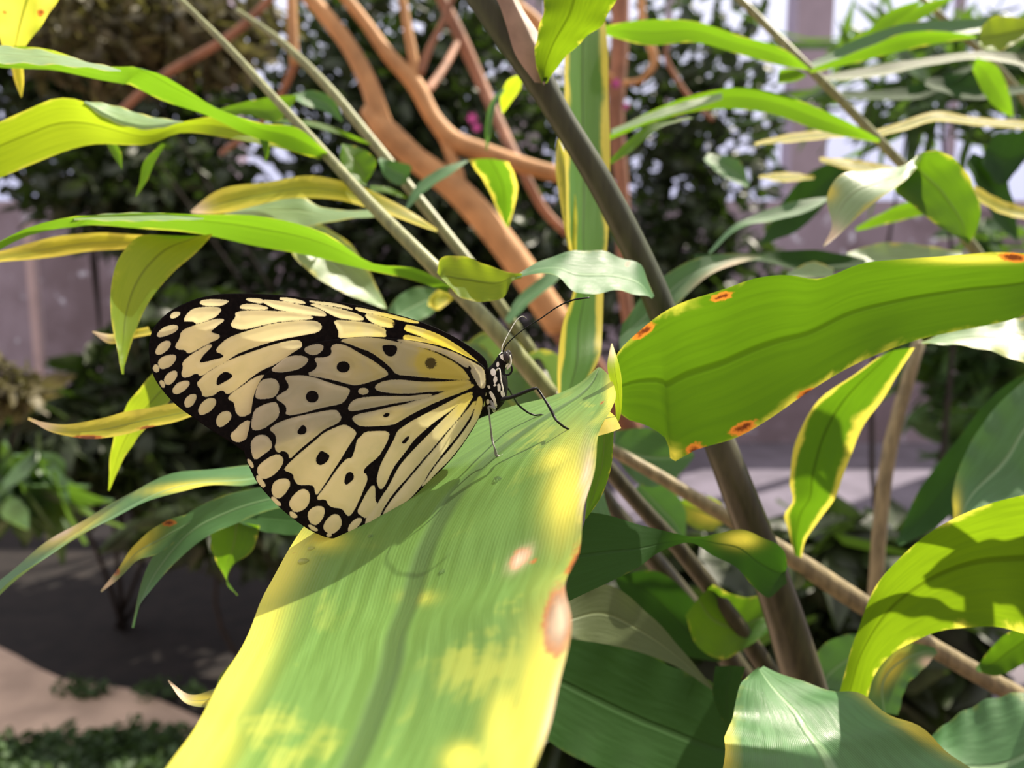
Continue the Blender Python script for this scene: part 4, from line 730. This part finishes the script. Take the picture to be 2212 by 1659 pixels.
# body with white dots
BP = [(1100, 762, 6), (1094, 768, 13), (1086, 780, 15), (1078, 792, 15), (1073, 804, 21), (1071, 825, 26), (1070, 845, 26), (1066, 866, 22), (1057, 883, 13), (1040, 892, 9), (1008, 910, 11), (968, 940, 12), (925, 980, 11), (885, 1020, 8), (855, 1045, 2)]
V, F = tube_geo([P(x, y, DB) for x, y, r in BP], [r / FPX * DB for x, y, r in BP], ns=40, n=130)
V = np.array(V); px, py = proj(V); P2 = np.stack([px, py], 1); dw = np.full(len(V), 1e9)
WS = [ell(1054,771,3,3), ell(1066,771,5.5,3.4,.3), ell(1057,781,5,2.4,.1), ell(1055,787.5,4,3.2,.5), ell(1079,764,2.6,2.6), ell(1086,760,3,1.8,-.3),
      [(1079,769),(1086,763.5),(1090.5,781),(1082,775)], ell(1065.5,804,6.2,8.5,-.2), ell(1070,820,4.3,8,.1), ell(1075.3,787,3.2,6,.1), ell(1078,838,3.5,10), ell(1069,832,3.6,2.8,-.4),
      ell(1064,856,4,14,-.5), ell(1070,872,3,9,-.35), ell(1054,868,3.6,6), ell(1067,887,3,6,-.6), ell(1047,850,3.6,6,-.4), ell(1056,836,3,5,-.6), ell(1102,775,2.2,10), ell(1096,791,4,6,.4), ell(1085, 852, 3, 9, -.3)]
for c in WS: dw = np.minimum(dw, sdf(P2, c))
s = NT('body_dotted'); ob = s.obj(); nz = s.noise(ob, 5000, 3, .6)
f = s.mapr(s.math('ADD', s.attr('pat'), s.math('MULTIPLY', s.math('SUBTRACT', nz, .5), 2.2)), -.5, .5)
M['body'] = s.bsdf(s.mix(f, (.85, .80, .68), (.006, .005, .004)), .7, .12, bump=nz, bstr=.6, bdist=.00015)
mesh('body', V, F, M['body'], bf, attrs={'pat': dw})
M['black'] = plain('chitin_black', (.006, .005, .005), .45, .3, 2000, .1, .0001, spec=.25)
M['eye'] = plain('eye_brown_black', (.03, .022, .02), .18, .2, 4000, .2, .00004, spec=.35)
M['white'] = plain('scale_white', (.75, .72, .62), .6, .15, 3000, .3, .0001)
M['grey'] = plain('antenna_grey', (.22, .22, .19), .5, .15, 3000)
for sg, (ex, ey) in ((-1, (1094, 772)), (1, (1099, 769))):
    c = P(ex, ey, DB + sg * .0010); V, F = [], []; k = DB / FPX; ns = 20
    for i in range(13):
        th = math.pi * i / 12
        for j in range(ns):
            a = 2 * math.pi * j / ns
            q = np.array([math.sin(th) * math.cos(a) * 8 * k, math.sin(th) * math.sin(a) * 9 * k, math.cos(th) * 13.5 * k])
            V.append(c + RT * (q[0] - q[2] * .12) + FW * q[1] + UP * q[2])
            if i: j2 = (j + 1) % ns; F.append(((i - 1) * ns + j, (i - 1) * ns + j2, i * ns + j2, i * ns + j))
    mesh('eye', V, F, M['eye'], bf)
def limb(name, pts, mat, **k): return ptube(name, pts, M[mat], bf, ns=10, **k)
limb('antenna', [(1087, 760, 1.9, DB - .0006), (1088.5, 754, 1.7, DB - .001), (1095.7, 743, 1.4, DB - .002), (1110, 728.5, 1.3, DB - .003), (1132, 711, 1.3, DB - .004), (1168, 688, 1.4, DB - .006), (1204, 663, 1.6, DB - .007), (1226, 652, 1.8, DB - .008), (1248, 646, 2.0, DB - .009), (1273, 643, 1.8, DB - .009)], 'black')
limb('antenna', [(1084, 760, 1.8, DB + .0006), (1084, 753, 1.4, DB + .001), (1090, 737, 1.2, DB + .003), (1103, 712.6, 1.1, DB + .006), (1114.5, 694, 1.1, DB + .009), (1123, 685, 1.1, DB + .010), (1130.5, 683.7, 1.1, DB + .011), (1137, 688, 1.0, DB + .012)], 'grey')
limb('proboscis', [(1100, 786, 2.4, DB), (1104, 790, 2.3, DB), (1106, 798, 2.4, DB), (1103, 806, 2.3, DB), (1097, 810, 2.2, DB), (1092, 809, 1.8, DB)], 'black')
limb('palpus', [(1101, 765, 1.2, DB - .0004), (1103.5, 775, 1.6, DB - .0005), (1103, 786, 2.0, DB - .0005), (1098, 794, 2.8, DB - .0005), (1095, 798, 1.6, DB - .0005)], 'white')
f1, f2, f3 = surf(1229, 926), surf(1173, 896), surf(1077, 985)
def L_(a, b, t): return a + (b - a) * t
limb('leg', [(1076, 866, 5, DB - .001), (1087, 862, 4.6, DB - .002), (1108, 857, 4.2, DB - .002), (1136, 846, 4.0, DB - .002), (1157, 838.4, 3.4, DB - .002), (1160, 839, 3.0, L_(DB, f1, .1)), (1173.6, 858, 2.6, L_(DB, f1, .3)), (1188.8, 883, 3.4, L_(DB, f1, .6)), (1199.6, 904.6, 3.0, L_(DB, f1, .85)), (1203, 909, 2.4, f1 - .001), (1217, 921, 2.7, f1 - .0006), (1231, 928.5, 2.2, f1 - .0002)], 'black', n=60)
limb('leg', [(1080, 828, 3.4, DB + .0015), (1093, 836, 2.6, DB + .002), (1108, 856, 2.2, L_(DB, f2, .5)), (1127, 881, 2.4, L_(DB, f2, .9)), (1144, 892.7, 2.2, f2 - .0006), (1157, 897, 2.0, f2 - .0002), (1168, 895.5, 1.5, f2), (1174, 896, 1.2, f2)], 'black', n=50)
limb('leg', [(1060, 866, 4, DB - .0018), (1067, 884, 3.6, DB - .0025), (1062, 880, 3.0, DB - .003), (1056, 878, 2.4, DB - .0032), (1056.5, 890, 2.0, DB - .003), (1058.6, 912, 1.9, L_(DB - .003, f3, .3)), (1065, 956.7, 2.3, L_(DB - .003, f3, .85)), (1067, 963, 1.8, f3 - .0008), (1070.5, 975, 2.8, f3 - .0004), (1073, 984, 3.2, f3), (1080, 986, 2.6, f3), (1086, 982, 2.0, f3)], 'grey', n=70)
limb('leg', [(1072, 800, 2, DB - .0025), (1077, 796, 1.6, DB - .0028), (1082, 820, 1.5, DB - .003), (1086, 840, 1.8, DB - .003), (1089, 856, 1.6, DB - .0026)], 'white')

# ------------------------------------------------------------------ water drops on the mottled leaf
wm = bpy.data.materials.new('water'); wm.use_nodes = True; q = wm.node_tree.nodes['Principled BSDF']
q.inputs['Transmission Weight'].default_value = 1; q.inputs['Roughness'].default_value = .0; q.inputs['IOR'].default_value = 1.33; q.inputs['Base Color'].default_value = (1, 1, 1, 1)
M['water'] = wm
for i, (x, y, rx, ry, lab) in enumerate(((672, 1185, 9, 6, 'small water drop on the leaf just below the tip of the hind wing'), (655, 1213, 14, 9, 'larger flat water drop on the yellow left margin of the leaf'),
        (800, 1158, 7, 5, 'water drop on the leaf right of the hind wing lower edge'), (955, 1235, 9, 7, 'water drop beside the yellow blotch in the middle of the leaf'), (1075, 1035, 13, 6, 'elongated water drop on the leaf below the nearest foot'))):
    d = surf(x, y); c = P(x, y, d); e1 = P(x + 4, y, surf(x + 4, y)) - c; e2 = P(x, y - 4, surf(x, y - 4)) - c
    nn = np.cross(e1, e2); nn /= np.linalg.norm(nn); nn = nn if nn @ FW < 0 else -nn
    a = e1 / np.linalg.norm(e1); b = np.cross(nn, a); V, F = [c + nn * rx * d / FPX * .45], []; ns = 20
    for k in range(1, 7):
        th = k / 6 * math.pi / 2
        for j in range(ns):
            t = 2 * math.pi * j / ns; wob = 1 + .1 * math.sin(2 * t + i) + .05 * math.sin(3 * t)
            V.append(c + (a * math.cos(t) * rx + b * math.sin(t) * ry) * wob * math.sin(th) * d / FPX + nn * (rx * .45 * math.cos(th) - .3 * (k == 6)) * d / FPX)
            j2 = (j + 1) % ns
            F.append((0, j + 1, j2 + 1)) if k == 1 else F.append(((k - 2) * ns + j + 1, (k - 1) * ns + j + 1, (k - 1) * ns + j2 + 1, (k - 2) * ns + j2 + 1))
    F.append(tuple(5 * ns + 1 + j for j in range(ns))[::-1])
    tag(mesh('water_drop', V, F, M['water']), lab, 'water drop', 'water drops on the mottled leaf')

g = P(62, 480, 4.2); V, F = box(g[0] - .024, g[0] + .024, g[1] - .024, g[1] + .024, 0, g[2])
pst = mesh('garden_post', V, F, plain('post_pale_pink', (.55, .42, .42), .7, .1, 8), smooth=False)
tag(pst, 'pale pink upright post before the mauve wall at the far left', 'post')
bv2 = pst.modifiers.new('edge', 'BEVEL'); bv2.width = .006; bv2.segments = 2
